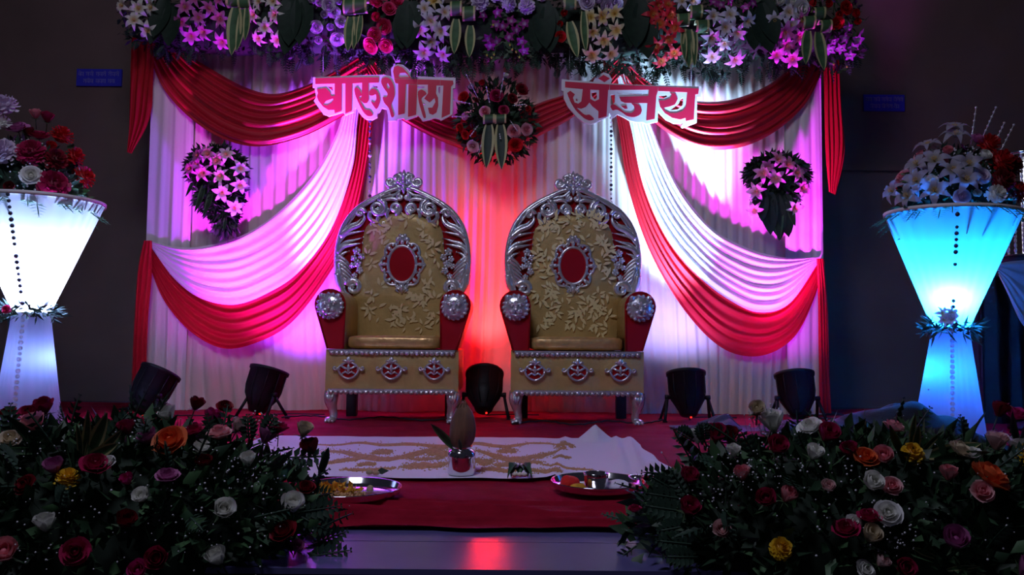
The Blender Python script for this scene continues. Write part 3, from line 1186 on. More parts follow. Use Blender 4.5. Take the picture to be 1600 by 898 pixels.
def par_lamp(label, px, Y, target, color, energy, angle, spill):
    X = at(px, 560, Y).x
    t = thing('stage_lamp', label, 'lamp', (X, Y, .012), 'par lamps on the carpet')
    piv = Vector((0, 0, .175))
    w0 = Vector((X, Y, .012)) + piv
    ax = (Vector(target) - w0).normalized()
    q = ax.to_track_quat('Z', 'Y').to_matrix().to_4x4()

    def put(mb, nm, mt, parent=t):
        return mb.build(nm, mt, parent, world=False)
    body = MB()
    T = Matrix.Translation(piv) @ q
    prof = [(.001, -.140), (.052, -.140), (.064, -.130), (.078, -.090), (.124, -.015), (.128, .03), (.134, .035), (.136, .165), (.146, .168), (.148, .190), (.136, .190), (.124, .125), (.001, .118)]
    body.lathe(prof, 28, 0, T)
    for k in range(10):
        a = 2 * PI * k / 10
        pts = [T @ Vector((r * math.cos(a), r * math.sin(a), z)) for r, z in ((.074, -.10), (.126, -.012), (.137, .04), (.139, .16))]
        body.tube(pts, .0035, 4)
    bo = put(body, 'housing', M['black'])
    ln = MB()
    ln.lathe([(.001, .130), (.118, .130), (.118, .124)], 28, 0, T)
    put(ln, 'lens', emit_mat('lit_lens', color, 6.0), bo)
    # pivots run along the level direction square to the beam
    sx = ax.cross(Vector((0, 0, 1)))
    sx.normalize()
    for s in (-1, 1):
        kb = MB()
        c = piv + sx * s * .150
        kb.tube([piv + sx * s * .120, c, piv + sx * s * .166], [.012, .020, .020], 10)
        put(kb, 'knob', M['black'])
        fw = Vector((-sx.y, sx.x, 0)) * (1 if True else 0)
        for g in (-1, 1):
            lg = MB()
            e = Vector((c.x, c.y, 0)) + sx * s * .035 + fw * g * .095
            d = (e - c)
            lg.tube([c, c + d * .5, e + Vector((0, 0, .006))], .0115, 6)
            lg.box(e + Vector((0, 0, .006)), (.03, .03, .010))
            put(lg, 'bracket_leg', M['black'])
    il = MB()
    il.ball(T @ Vector((-.02, -.02, -.143)), .009, 8, 5)
    put(il, 'indicator', M['led'], bo)
    cb = MB()
    p0 = T @ Vector((0, 0, -.140))
    cb.tube(crv([p0, p0 + Vector((0.02, .05, -.03)), Vector((.06, .16, .012)), Vector((.20, .22, .010)), Vector((.42, .20, .010))], 20), .005, 6)
    put(cb, 'power_cable', M['cable'])
    p = w0 + ax * .19
    for nm, en, an in (('beam', energy, angle), ('spill', spill, 140)):   # hot core and the wide edge of the beam
        d = bpy.data.lights.new(nm, 'SPOT')
        d.energy = en * SPOT_SCALE
        d.color = color if nm == 'beam' else (color[0], color[1] * .45, color[2])
        d.spot_size = math.radians(an)
        d.spot_blend = 1.0
        d.shadow_soft_size = .05
        o = bpy.data.objects.new(nm, d)
        COL.objects.link(o)
        o.location = p
        o.rotation_euler = ax.to_track_quat('-Z', 'Y').to_euler()
    return t


par_lamp('leftmost black stage lamp tilted right, under the left red tail', 234, -.78, at(430, 262, 0), (.78, .03, 1.0), 540, 60, 14)
par_lamp('black stage lamp to the left of the left throne', 411, -.60, at(545, 190, 0), (.30, .07, 1.0), 2300, 34, 300)
par_lamp('black stage lamp between the two thrones, red light above it', 757, -.50, at(760, 475, 0), (1.0, .010, .012), 420, 58, 5)
par_lamp('black stage lamp just right of the right throne', 1074, -.58, at(1050, 265, 0), (.34, .64, 1.0), 2300, 40, 90)
par_lamp('rightmost black stage lamp, under the right bouquet', 1245, -.58, at(1200, 290, 0), (.80, .03, 1.0), 600, 60, 20)


# ------------------------------------------------------------------ name boards


def board(name, label, zx0, zy0, sc, outline, holes, letters, Y, mats):
    def cv(p):
        q = at(zx0 + p[0] / sc, zy0 + p[1] / sc, Y)
        return (q.x, q.z)
    base = at(zx0 + outline[0][0] / sc, zy0 + outline[0][1] / sc, Y)
    t = thing(name, label, 'sign', base)
    mb = MB()
    zc = base.z
    fn = lambda x, z, d: Vector((x, Y + d - .12 * (z - zc), z))
    mb.slab([cv(p) for p in outline], [[cv(p) for p in h] for h in holes], fn, 0, .022)
    mb.build('backing_board', mats[0], t)
    for shapes in letters:
        mb = MB()
        for out, hs in shapes:
            mb.slab([cv(p) for p in out], [[cv(p) for p in h] for h in hs], fn, -.0032, -.0006)
        mb.build('letter', mats[1], t)
    return t


def rnd(pts, n=None):
    """rounds a traced outline a little"""
    P = [Vector((p[0], p[1], 0)) for p in pts]
    out = []
    k = len(P)
    for i in range(k):
        a, b_, c = P[i - 1], P[i], P[(i + 1) % k]
        out.append((b_ * .72 + a * .28)[:2])
        out.append((b_ * .84 + a * .08 + c * .08)[:2])
        out.append((b_ * .72 + c * .28)[:2])
    return out


L_OUT = [(58, 196), (300, 186), (520, 176), (770, 172), (822, 182), (850, 200), (862, 212), (842, 165), (838, 120), (862, 86), (910, 68), (960, 78), (1010, 116), (1046, 160), (1066, 186), (1300, 196), (1484, 200), (1480, 302), (1456, 304), (1450, 556), (1328, 616), (1316, 600), (1270, 590), (1214, 608), (1146, 620), (1128, 590), (1104, 566), (1088, 576), (972, 612), (962, 592), (890, 602), (884, 616), (802, 622), (800, 560), (786, 502), (738, 492), (722, 524), (692, 552), (690, 584), (640, 608), (584, 604), (540, 574), (500, 524), (478, 488), (456, 532), (368, 562), (346, 532), (268, 556), (204, 572), (146, 548), (92, 474), (58, 424), (84, 388), (76, 344), (70, 292), (52, 290)]
L_HOLE = [[(196, 286), (250, 284), (252, 326)], [(484, 270), (520, 270), (504, 282)], [(1098, 286), (1180, 288), (1160, 300), (1104, 300)], [(1312, 290), (1330, 290), (1326, 362), (1312, 340)], [(650, 276), (700, 282), (704, 300), (668, 290)], [(1152, 440), (1180, 456), (1166, 470)]]
L_LET = [
    # च + ा with their headline
    [([(80, 206), (452, 198), (452, 256), (346, 258), (336, 522), (268, 546), (262, 512), (204, 514), (150, 480), (106, 424), (92, 384), (104, 352), (94, 312), (184, 300), (226, 342), (234, 378), (270, 376), (274, 258), (80, 262)],
      [[(150, 462), (184, 424), (250, 402), (258, 416), (232, 446), (190, 468)]])],
    [([(380, 258), (450, 256), (438, 524), (372, 550)], [])],
    # रू
    [([(452, 198), (716, 198), (716, 248), (612, 252), (612, 420), (592, 446), (558, 446), (520, 408), (540, 388), (548, 252), (452, 256)], []),
     (rnd([(466, 306), (496, 292), (526, 322), (548, 372), (512, 382), (530, 440), (572, 512), (618, 512), (656, 560), (630, 576), (588, 570), (550, 530), (508, 446), (478, 376)]), []),
     (rnd([(616, 330), (652, 304), (694, 322), (722, 374), (726, 436), (702, 492), (682, 508), (640, 448), (632, 424), (668, 446), (690, 404), (684, 356), (650, 376), (618, 372)]), [])],
    # श
    [(rnd([(740, 214), (786, 194), (834, 214), (870, 286), (874, 370), (852, 430), (832, 466), (868, 574), (834, 590), (812, 492), (762, 442), (748, 386), (790, 392), (806, 356), (762, 300), (738, 250)]),
      [[(792, 262), (806, 252), (826, 290), (816, 312), (796, 296)]])],
    [([(870, 210), (1100, 216), (1100, 266), (986, 262), (970, 546), (904, 562), (910, 258), (880, 252)], []),
     ([(860, 140), (870, 100), (908, 86), (958, 106), (1002, 152), (1042, 208), (872, 205)], [[(914, 184), (930, 156), (980, 152), (1008, 176), (1018, 196), (928, 198)]])],
    [([(1012, 268), (1100, 270), (1084, 560), (1002, 580)], [])],
    # ल
    [([(1102, 217), (1330, 224), (1330, 276), (1292, 276), (1286, 350), (1306, 394), (1308, 470), (1290, 536), (1252, 560), (1216, 546), (1204, 492), (1248, 490), (1280, 436), (1272, 396), (1222, 440), (1168, 402), (1206, 352), (1206, 268), (1102, 266)], []),
     (rnd([(1100, 334), (1140, 314), (1178, 332), (1196, 358), (1158, 384), (1138, 404), (1152, 452), (1188, 588), (1158, 596), (1112, 440)]), [])],
    # ा
    [([(1332, 224), (1458, 230), (1462, 262), (1438, 288), (1424, 552), (1340, 590), (1362, 276), (1332, 276)], [])],
]
board('name_board', 'red and white name board hung above the left throne', 480, 90, 6.4, L_OUT, L_HOLE, L_LET, -.38, (M['signwhite'], M['signred']))

R_OUT = [(108, 144), (210, 154), (418, 170), (414, 158), (450, 110), (512, 82), (562, 100), (596, 150), (580, 184), (800, 196), (1452, 214), (1448, 312), (1416, 312), (1420, 548), (1284, 598), (1270, 586), (1284, 556), (1200, 556), (1120, 520), (1062, 464), (1042, 440), (1040, 540), (930, 562), (900, 546), (840, 546), (770, 530), (700, 492), (650, 472), (612, 502), (572, 456), (562, 490), (450, 546), (390, 566), (328, 550), (250, 490), (170, 400), (130, 322), (128, 256), (106, 250)]
R_HOLE = [[(398, 266), (446, 262), (452, 316), (430, 334), (400, 306)], [(582, 290), (624, 284), (624, 356), (592, 398), (578, 420)], [(1046, 298), (1120, 292), (1136, 304), (1090, 324), (1050, 318)], [(1262, 326), (1284, 318), (1280, 386), (1230, 426), (1156, 436), (1186, 412), (1240, 372)], [(248, 322), (268, 334), (262, 348), (246, 342)], [(640, 268), (900, 282), (894, 290), (650, 278)]]
R_LET = [
    [([(460, 140), (510, 106), (572, 140), (520, 174)], [])],
    # स
    [([(142, 168), (570, 196), (566, 246), (556, 244), (544, 490), (466, 512), (466, 444), (404, 396), (378, 362), (344, 402), (298, 420), (240, 408), (206, 372), (170, 300), (162, 274), (192, 254), (236, 286), (218, 318), (234, 362), (270, 374), (300, 352), (312, 238), (142, 222)],
      [[(384, 242), (470, 246), (470, 332), (430, 352), (386, 330)]]),
     (rnd([(176, 322), (224, 384), (336, 484), (380, 472), (432, 520), (384, 532), (330, 512), (240, 432)]), [])],
    # ज
    [([(572, 196), (1036, 214), (1034, 262), (1022, 300), (1010, 516), (930, 530), (938, 368), (720, 366), (682, 350), (664, 310), (944, 302), (950, 244), (572, 246)], []),
     (rnd([(576, 392), (612, 376), (652, 402), (690, 432), (722, 456), (790, 462), (818, 430), (806, 392), (776, 368), (852, 378), (888, 430), (872, 476), (812, 502), (740, 490), (690, 452), (640, 426), (600, 440)]), []),
     ([(684, 396), (736, 390), (746, 420), (720, 422)], [])],
    # य
    [([(1038, 214), (1430, 234), (1424, 284), (1396, 288), (1388, 520), (1312, 536), (1308, 506), (1260, 522), (1180, 506), (1108, 462), (1060, 402), (1044, 344), (1100, 344), (1152, 326), (1172, 292), (1152, 276), (1202, 280), (1228, 330), (1204, 380), (1152, 400), (1092, 412), (1112, 442), (1160, 462), (1220, 462), (1280, 440), (1308, 402), (1318, 268), (1038, 256)], [])],
]
board('name_board', 'red and white name board hung above the right throne', 860, 100, 6.154, R_OUT, R_HOLE, R_LET, -.38, (M['signwhite'], M['signred']))
for px0, py0, nm in ((505, 108, 'left'), (690, 112, 'left'), (890, 122, 'right'), (1080, 132, 'right')):
    a = at(px0, py0 + 10, -.368)
    e = at(px0, py0 - 70, -.26)
    b = MB()
    b.tube([a, e], .0025, 5)
    tag(b.build('hanging_wire', M['thread']), 'thin wire holding the %s end of the %s name board' % ('left' if px0 in (505, 890) else 'right', nm), 'wire')


# blue boards on the hall wall


def blue_sign(label, x0, y0, x1, y1, rows, seed):
    r = random.Random(seed)
    Y = .885
    a, c = at(x0, y0, Y), at(x1, y1, Y)
    t = thing('blue_sign', label, 'sign', (a.x, Y, c.z))
    mb = MB()
    mb.box(((a.x + c.x) / 2, Y, (a.z + c.z) / 2), (c.x - a.x, .02, a.z - c.z))
    mb.build('board', M['bluesign'], t)
    W_, H_ = c.x - a.x, a.z - c.z
    for row, words in enumerate(rows):
        zt = a.z - H_ * (.20 + .42 * row)
        h = H_ * .24
        mb = MB()
        for u0, u1 in words:
            xa, xb = a.x + W_ * u0, a.x + W_ * u1
            mb.box(((xa + xb) / 2, Y - .012, zt), (xb - xa, .004, h * .16))
            n = max(2, int((xb - xa) / (h * .75)))
            for i in range(n):
                xs = xa + (xb - xa) * (i + .8) / n
                mb.box((xs, Y - .012, zt - h * .45), (h * .15, .004, h * .9))
                v = volute(xs - h * .34, zt - h * .5, h * .26, r.uniform(.6, .9), r.uniform(0, 2), 1, 9, .6)
                mb.tube([(p, Y - .012, q) for p, q in v], h * .075, 4)
                if r.random() < .35:
                    v = volute(xs - h * .25, zt + h * .1, h * .26, .4, .2, 1, 7, .8)
                    mb.tube([(p, Y - .012, q) for p, q in v], h * .07, 4)
        mb.build('lettering', M['signtext'], t)


blue_sign('small blue sign with pale lettering on the wall left of the backdrop', 121, 108, 190, 135, [[(.05, .16), (.2, .38), (.43, .66), (.70, .95)], [(.15, .38), (.43, .66), (.70, .86)]], 2)
blue_sign('small blue sign with pale lettering on the wall right of the backdrop', 1349, 148, 1413, 174, [[(.04, .2), (.23, .40), (.43, .68), (.73, .96)], [(.15, .40), (.43, .70), (.74, .86)]], 5)

# ------------------------------------------------------------------ flower garland along the top
GY = -.36
g0 = at(770, 0, GY)
gar = thing('garland', 'long dark green foliage garland along the top of the backdrop', 'garland', (0, GY + .18, 3.05))
# core roll of moss
mb = MB()
aL, aR = at(205, 0, GY), at(1335, 0, GY)


def core(u, v):
    x = aL.x + (aR.x - aL.x) * u
    a = 2 * PI * v
    rr = (.17 + .05 * noise.noise((x * 2.5, math.cos(a), math.sin(a)))) * (sm(0, .05, u) * sm(1, .95, u)) ** .5
    return Vector((x, GY + .16 + rr * math.cos(a), 3.10 + 1.15 * rr * math.sin(a)))


mb.grid(core, 90, 18)
mb.build('moss_core', M['foam'], gar)
low = [(185, 62), (215, 78), (260, 92), (330, 92), (400, 88), (440, 95), (480, 112), (540, 95), (600, 108), (650, 122), (720, 118), (770, 108), (850, 112), (905, 120), (960, 112), (1010, 130), (1060, 118), (1120, 128), (1180, 118), (1250, 112), (1310, 118), (1345, 95)]


def lowy(px):
    for (a, b_), (c, d) in zip(low, low[1:]):
        if a <= px <= c:
            return b_ + (d - b_) * (px - a) / (c - a)
    return 80


rg = random.Random(21)
mb = MB()
for i in range(5200):
    px = rg.uniform(188, 1346)
    yl = lowy(px)
    py = yl - 10 - (yl + 50) * rg.random() ** 1.0
    p = at(px, py, GY + rg.uniform(.0, .30) * (1 if py > 20 else .8))
    d = Vector((rg.gauss(0, .6), rg.gauss(-.5, .5), rg.gauss(-.5, .6)))
    leaflet(mb, p, d, rdir(rg), rg.uniform(.04, .10), rg.uniform(.008, .020), 0)
tag(mb.build('leaf_mass', M['leafdark'], gar), kind='stuff')
mb = MB()
for i in range(430):
    px = rg.uniform(195, 1342)
    yl = lowy(px)
    py = yl - rg.uniform(8, 50)
    p = at(px, py, GY + rg.uniform(-.02, .18))
    d = Vector((rg.gauss(0, .35), rg.gauss(-.25, .3), -1))
    frond(mb, p, d, Vector((0, -1, 0)) + rdir(rg) * .4, rg.uniform(.07, .16), rg.uniform(.022, .04), 7, 0)
tag(mb.build('fern_fringe', M['fern'], gar), kind='stuff')
# dark broad leaves hanging between the bunches
for px, y0, L in ((258, 0, .32), (268, 10, .34), (250, 14, .3), (452, -6, .42), (462, 4, .44), (474, -4, .40), (632, 8, .34), (626, 22, .30), (642, 2, .4), (848, 2, .40), (858, 12, .38), (842, 18, .34), (995, -6, .44), (1005, 6, .46), (986, 8, .36), (1184, 6, .42), (1192, -4, .40), (1176, 16, .34)):
    blade(gar, at(px, y0, GY - .05), (rg.uniform(-.12, .12), -.08, -1), L * 1.15, 9)


def gdir(py, sx=0.0, dn=None):
    f = sm(-10, 95, py)
    return Vector((RN.gauss(sx, .38), -1, .1 - 1.3 * f + RN.gauss(0, .22)))


def bunch(label, cat, group, items, name):
    """items: (px, py, kind, colour, size)"""
    xs = [i[0] for i in items]
    ys = [i[1] for i in items]
    base = at(sum(xs) / len(xs), min(ys) - 5, GY + .02)
    t = thing(name, label, cat, base, group)
    top = base + Vector((0, .08, .06))
    mb = MB()
    for it in items:
        px, py, kd, co, sz = it
        dep = GY - .06 - .05 * sm(-10, 80, py) + RN.uniform(-.03, .03)
        p = at(px, py, dep)
        d = gdir(py)
        if kd == 'lily':
            lily(t, p, d, sz * .5, co)
        elif kd == 'rose':
            rose(t, p + Vector(d).normalized() * -.02, d, sz * .5, co, 0 if RN.random() < .6 else 1)
        elif kd == 'ruff':
            ruff(t, p, d, sz * .5, co)
        elif kd == 'orchid':
            orchid(t, p, d, sz * .5, co)
        elif kd == 'bud':
            bud(t, p, sz * .5)
        mb.tube(crv([p - Vector(d).normalized() * .01, p * .5 + top * .5 + Vector((0, .05, 0)), top], 6), .0035, 4)
        for q in range(2):
            leaflet(mb, p + Vector((RN.uniform(-.04, .04), .03, RN.uniform(-.03, .03))), Vector((RN.gauss(0, 1), RN.uniform(-.4, .3), RN.gauss(0, 1))), Vector((0, -1, 0)), .075, .014)
    mb.build('stem', M['stem'], t)
    return t


def L_(co, pts, sz=.17):
    return [(x, y, 'lily', co, sz * RN.uniform(.9, 1.1)) for x, y in pts]


def R_(co, pts, sz=.10, kd='rose'):
    return [(x, y, kd, co, sz * RN.uniform(.92, 1.1)) for x, y in pts]


GL = 'lily bunches in the garland'
bunch('bunch of cream lilies at the far left end of the garland', 'flower bunch', GL, L_('cream', [(194, 10), (218, 14), (241, 12), (210, 33), (232, 48), (226, -8)]), 'lily_bunch')
bunch('bunch of magenta lilies, second bunch from the left', 'flower bunch', GL, L_('magenta', [(290, 12), (325, 14), (311, 28), (285, 33), (344, 30), (299, 54), (320, 49), (348, 63), (309, -2), (346, 0)]), 'lily_bunch')
bunch('bunch of cream lilies, right of the leftmost striped leaf bow', 'flower bunch', GL, L_('cream', [(407, 4), (428, 2), (399, 23), (432, 23), (414, 42), (406, 58), (434, 61)]), 'lily_bunch')
bunch('bunch of small lilac roses over the left name board', 'flower bunch', 'rose bunches in the garland', R_('lilac', [(487, 2), (500, 5), (513, 8), (506, 23), (522, 19), (533, 34), (494, 42), (517, 42), (496, 62), (527, 61), (530, 4), (512, -6), (478, -6)], .098), 'rose_bunch')
bunch('bunch of hot pink roses above the right half of the left name board', 'flower bunch', 'rose bunches in the garland', R_('hotpink', [(587, 3), (608, 14), (589, 26), (601, 41), (585, 54), (580, 71), (603, 71), (620, 3), (598, -8)], .115), 'rose_bunch')
bunch('bunch of lilac white lilies between the pink roses and the white carnations', 'flower bunch', GL, L_('lilac', [(664, 15), (694, 20), (672, 33), (658, 45), (690, 49), (672, 63), (663, 80), (694, 83), (690, -8)]) + L_('yellow', [(679, 3)]), 'lily_bunch')
bunch('white round carnations near the middle of the garland', 'flower bunch', None, R_('lilac', [(750, 7), (791, 8), (825, 12), (772, -6), (846, -8)], .15, 'ruff'), 'carnation_bunch')
bunch('spray of purple orchids with lime buds under the white carnations', 'flower bunch', 'orchid sprays', [(x, y, 'orchid', 'purple', .10) for x, y in ((754, 24), (778, 20), (775, 39), (799, 33), (819, 37), (762, 60), (775, 65), (786, 41), (815, 65), (819, 79), (796, 58), (766, 72), (806, 47))] + [(x, y, 'bud', None, .05) for x, y in ((761, 85), (768, 89), (772, 84), (801, 76), (797, 69), (812, 88), (806, 80), (771, 38))], 'orchid_spray')
bunch('three red roses left of the yellow lilies', 'flower bunch', 'rose bunches in the garland', R_('red', [(882, 21), (874, 37), (876, 57)], .085), 'rose_bunch')
bunch('bunch of yellow lilies above the right name board', 'flower bunch', GL, L_('yellow', [(923, 28), (941, 26), (961, 22), (925, 49), (964, 46), (943, 61), (925, 84), (953, 82)]), 'lily_bunch')
bunch('white round roses over the yellow lilies', 'flower bunch', 'rose bunches in the garland', R_('lilac', [(917, 3), (936, 2), (960, 4), (946, 12), (908, -8)], .13), 'rose_bunch')
bunch('bunch of red lilies, right of the yellow ones', 'flower bunch', GL, L_('red', [(1019, 24), (1047, 24), (1031, 39), (1057, 43), (1023, 70), (1045, 60), (1053, 80), (1032, 93), (1026, 12), (1043, 10)], .165), 'lily_bunch')
bunch('pale violet lilies at the top edge above the red ones', 'flower bunch', GL, L_('lilac', [(1030, -2), (1066, 4), (1080, 2)]), 'lily_bunch')
bunch('bunch of bluish white lilies, right of the red ones', 'flower bunch', GL, L_('lilac', [(1113, 27), (1140, 24), (1167, 33), (1132, 43), (1152, 51), (1109, 58), (1132, 66), (1112, 86), (1147, 90)]), 'lily_bunch')
bunch('small purple orchids over the bluish white lilies', 'flower bunch', 'orchid sprays', [(x, y, 'orchid', 'purple', .09) for x, y in ((1115, 4), (1165, 12), (1176, 6), (1140, 2), (1126, 8))], 'orchid_spray')
bunch('pinkish lilies next to the rightmost striped leaf bow', 'flower bunch', GL, L_('lilac', [(1210, 33), (1232, 20), (1236, 38)]) + L_('magenta', [(1248, 56), (1229, 69), (1214, 84), (1239, 90), (1227, 49), (1250, 34)]), 'lily_bunch')
bunch('pale grey white roses over the pinkish lilies at right', 'flower bunch', 'rose bunches in the garland', R_('white', [(1238, 4), (1250, 14), (1216, 3), (1226, -8)], .13), 'rose_bunch')
bunch('red roses at the far right end of the garland', 'flower bunch', 'rose bunches in the garland', R_('red', [(1268, 4), (1294, 7), (1312, 22), (1335, 22), (1322, 12), (1338, 34), (1308, 36)], .10), 'rose_bunch')
bunch('spray of violet orchids at the far right end of the garland', 'flower bunch', 'orchid sprays', [(x, y, 'orchid', 'violet', .10) for x, y in ((1319, 60), (1341, 62), (1314, 76), (1328, 87), (1297, 78), (1325, 44), (1302, 64), (1334, 74))] + [(x, y, 'bud', None, .045) for x, y in ((1303, 99), (1323, 103), (1317, 30))], 'orchid_spray')


def leaf_loop(parent, px, py, w, h, Y, edge=.16):
    """a striped leaf curled into a short roll, seen from the side"""
    c = at(px, py, Y)
    mb = MB()
    n = 15
    for (v0, v1, mi) in ((-.5, -.5 + edge, 1), (-.5 + edge, .5 - edge, 0), (.5 - edge, .5, 1)):
        def fn(u, v, v0=v0, v1=v1):
            a = -.7 * PI + 1.5 * PI * u
            return Vector((c.x + (v0 + (v1 - v0) * v) * w, c.y - h * .55 * math.cos(a * .9), c.z + h * .5 * math.sin(a) + .08 * w * (v0 + (v1 - v0) * v)))
        mb.grid(fn, n, 2, mi)
    return mb.build('leaf_loop', [M['leaf2'], M['leafedge']], parent)


def leaf_bow(label, loops, leaves, Y=GY - .12):
    b0 = at(loops[0][0], loops[0][1], Y)
    t = thing('leaf_bow', label, 'leaf bow', b0, 'striped leaf bows')
    for px, py, w, h in loops:
        leaf_loop(t, px, py, w, h, Y)
    for x0, y0, x1, y1, k in leaves:
        p, e = at(x0, y0, Y - .01), at(x1, y1, Y - .05)
        blade(t, p, e - p, (e - p).length, k)
    return t


leaf_bow('leftmost striped leaf bow, between the magenta and cream lilies', [(368, 2, .12, .10), (384, 4, .10, .10)], [(369, 12, 366, 94, 1), (379, 14, 376, 92, 0), (386, 12, 388, 74, 0)])
leaf_bow('striped leaf bow between the lilac and hot pink roses', [(547, 12, .09, .12), (564, 10, .11, .12)], [(548, 26, 545, 86, 1), (557, 26, 555, 88, 0), (564, 24, 560, 78, 0)])
leaf_bow('striped leaf bow left of the purple orchids', [(713, 14, .09, .11), (733, 22, .10, .11)], [(713, 30, 710, 90, 1), (735, 40, 734, 95, 1)])
leaf_bow('striped leaf bow between the three red roses and the yellow lilies', [(890, 6, .10, .10)], [(890, 34, 902, 96, 1), (912, 18, 914, 92, 0)])
leaf_bow('striped leaf bow between the red and bluish white lilies', [(1066, 32, .10, .10), (1086, 20, .10, .11), (1096, 42, .10, .10)], [(1068, 45, 1067, 104, 0), (1076, 46, 1074, 112, 1), (1086, 50, 1081, 114, 0)])
leaf_bow('rightmost striped leaf bow, beside the pinkish lilies', [(1262, 36, .10, .10), (1278, 22, .09, .10), (1288, 42, .09, .10)], [(1262, 48, 1255, 106, 1), (1278, 50, 1284, 116, 1)])

# ------------------------------------------------------------------ rose wreath in the middle
WY = -.34
wc = at(776, 190, WY)
wr = thing('wreath', 'round rose and leaf wreath in the centre of the backdrop', 'wreath', wc + Vector((0, .12, 0)))
mb = MB()
mb.ball(wc + Vector((0, .10, .03)), (.20, .09, .20), 14, 8)
mb.build('moss_core', M['foam'], wr)
mb = MB()
for i in range(800):
    a = rg.uniform(0, 2 * PI)
    rr = .30 * math.sqrt(rg.random())
    p = wc + Vector((rr * math.cos(a), -.02 + rg.uniform(-.03, .10), rr * math.sin(a) * 1.05))
    d = Vector((math.cos(a) + rg.gauss(0, .5), -.5 + rg.gauss(0, .4), math.sin(a) + rg.gauss(0, .5)))
    leaflet(mb, p, d, rdir(rg), rg.uniform(.05, .085), rg.uniform(.010, .02))
tag(mb.build('leaf_mass', M['leaf'], wr), kind='stuff')
for px, py, co, sz in ((755, 137, 'red', .085), (727, 157, 'red', .09), (814, 146, 'darkred', .09), (822, 176, 'red', .085), (776, 157, 'crimson', .105), (743, 212, 'red', .10), (721, 203, 'red', .07), (759, 180, 'pink', .085), (804, 229, 'red', .10), (802, 209, 'pink', .095), (731, 187, 'palepink', .10), (821, 206, 'pink', .085), (741, 231, 'palepink', .085), (739, 142, 'lilac', .08), (790, 125, 'white', .07), (800, 160, 'darkred', .08), (748, 163, 'darkred', .07), (787, 178, 'crimson', .07), (729, 214, 'red', .06)):
    v = at(px, py, WY) - wc
    d = Vector((v.x * 2.2, -1, v.z * 2.2 - .1))
    rose(wr, wc + v + Vector((0, -.09 + .3 * (v.x ** 2 + v.z ** 2), 0)), d, sz * .5, co)
for x0, y0, x1, y1, k in ((764, 194, 760, 266, 1), (782, 194, 784, 268, 1)):
    p, e = at(x0, y0, WY - .13), at(x1, y1, WY - .12)
    o = blade(wr, p, e - p, (e - p).length, k)
    o.material_slots[0].link = 'OBJECT'
    o.material_slots[0].material = M['leafdark']
for px, py in ((764, 186), (782, 186)):
    leaf_loop(wr, px, py, .09, .07, WY - .14)
for x0, y0, x1, y1 in ((750, 160, 729, 117), (766, 165, 760, 136), (779, 162, 788, 114), (740, 163, 709, 156), (738, 182, 707, 182), (800, 165, 820, 163), (748, 195, 735, 212), (797, 188, 808, 204), (779, 200, 782, 216), (756, 210, 748, 240)):
    p, e = at(x0, y0, WY - .10), at(x1, y1, WY - .16)
    mb = MB()
    mb.tube([p, e], .0022, 5)
    for k in range(1, 6):
        mb.ball(p.lerp(e, k / 5), .0065, 6, 4)
    mb.build('crystal_pick', M['crystal'], wr)


# ------------------------------------------------------------------ the two wall bouquets
def wall_bouquet(label, fl_list, mass, leaves, seed, ctr):
    r = random.Random(seed)
    Y = -.22
    c = at(*ctr, Y)
    t = thing('wall_bouquet', label, 'bouquet', c + Vector((0, .1, 0)))
    mb = MB()
    for (px, py, rx, rz) in mass:
        p = at(px, py, Y + .05)
        mb.ball(p, (rx, .06, rz), 12, 7)
    mb.build('moss_core', M['foam'], t)
    mb = MB()
    for (px, py, rx, rz) in mass:
        p0 = at(px, py, Y)
        for i in range(int(900 * rx * rz / .02)):
            a = r.uniform(0, 6.28)
            q = math.sqrt(r.random())
            p = p0 + Vector((rx * q * math.cos(a), r.uniform(-.04, .06), rz * q * math.sin(a)))
            d = Vector((math.cos(a) * q + r.gauss(0, .4), -.35 + r.gauss(0, .3), math.sin(a) * q - .6 + r.gauss(0, .4)))
            leaflet(mb, p, d, rdir(r), r.uniform(.045, .085), r.uniform(.009, .018))
    tag(mb.build('leaf_mass', M['leaf'], t), kind='stuff')
    for px, py, co, sz in fl_list:
        p = at(px, py, Y - .09)
        v = p - c
        lily(t, p, Vector((v.x * 2.5 + RN.gauss(0, .15), -1, v.z * 1.5 - .05)), sz * .5, co)
    for x0, y0, x1, y1, k in leaves:
        p, e = at(x0, y0, Y - .05), at(x1, y1, Y - .07)
        blade(t, p, e - p, (e - p).length, k)


wall_bouquet('pink and white lily bouquet on the left curtain, tapering to a point',
             [(326, 242, 'pink', .16), (340, 252, 'pink', .16), (312, 244, 'magenta', .15), (300, 264, 'magenta', .16), (319, 271, 'pink', .17), (354, 242, 'cream', .15), (375, 264, 'white', .16), (346, 275, 'cream', .16), (374, 289, 'white', .16), (347, 300, 'white', .17), (366, 323, 'white', .17), (310, 258, 'magenta', .15)],
             [(338, 262, .22, .16), (342, 305, .17, .16), (352, 338, .08, .14)], [(318, 290, 310, 338, 2), (330, 300, 322, 345, 2), (300, 285, 293, 312, 2), (352, 340, 352, 366, 2)], 31, (340, 275))
wall_bouquet('pink lily bouquet with dark hanging leaves on the right curtain',
             [(1192, 271, 'pink', .17), (1211, 279, 'pink', .18), (1214, 250, 'pink', .16), (1230, 258, 'pink', .16), (1243, 271, 'pink', .17), (1251, 294, 'pink', .17), (1182, 298, 'pink', .17), (1179, 327, 'pink', .15), (1241, 324, 'cream', .16), (1200, 262, 'magenta', .14)],
             [(1214, 272, .24, .15), (1212, 308, .15, .16)], [(1200, 300, 1198, 372, 9), (1210, 305, 1213, 380, 9), (1222, 302, 1226, 376, 9), (1192, 300, 1186, 350, 9), (1218, 310, 1208, 384, 2), (1232, 305, 1236, 360, 2)], 32, (1214, 285))

# ------------------------------------------------------------------ bead strings


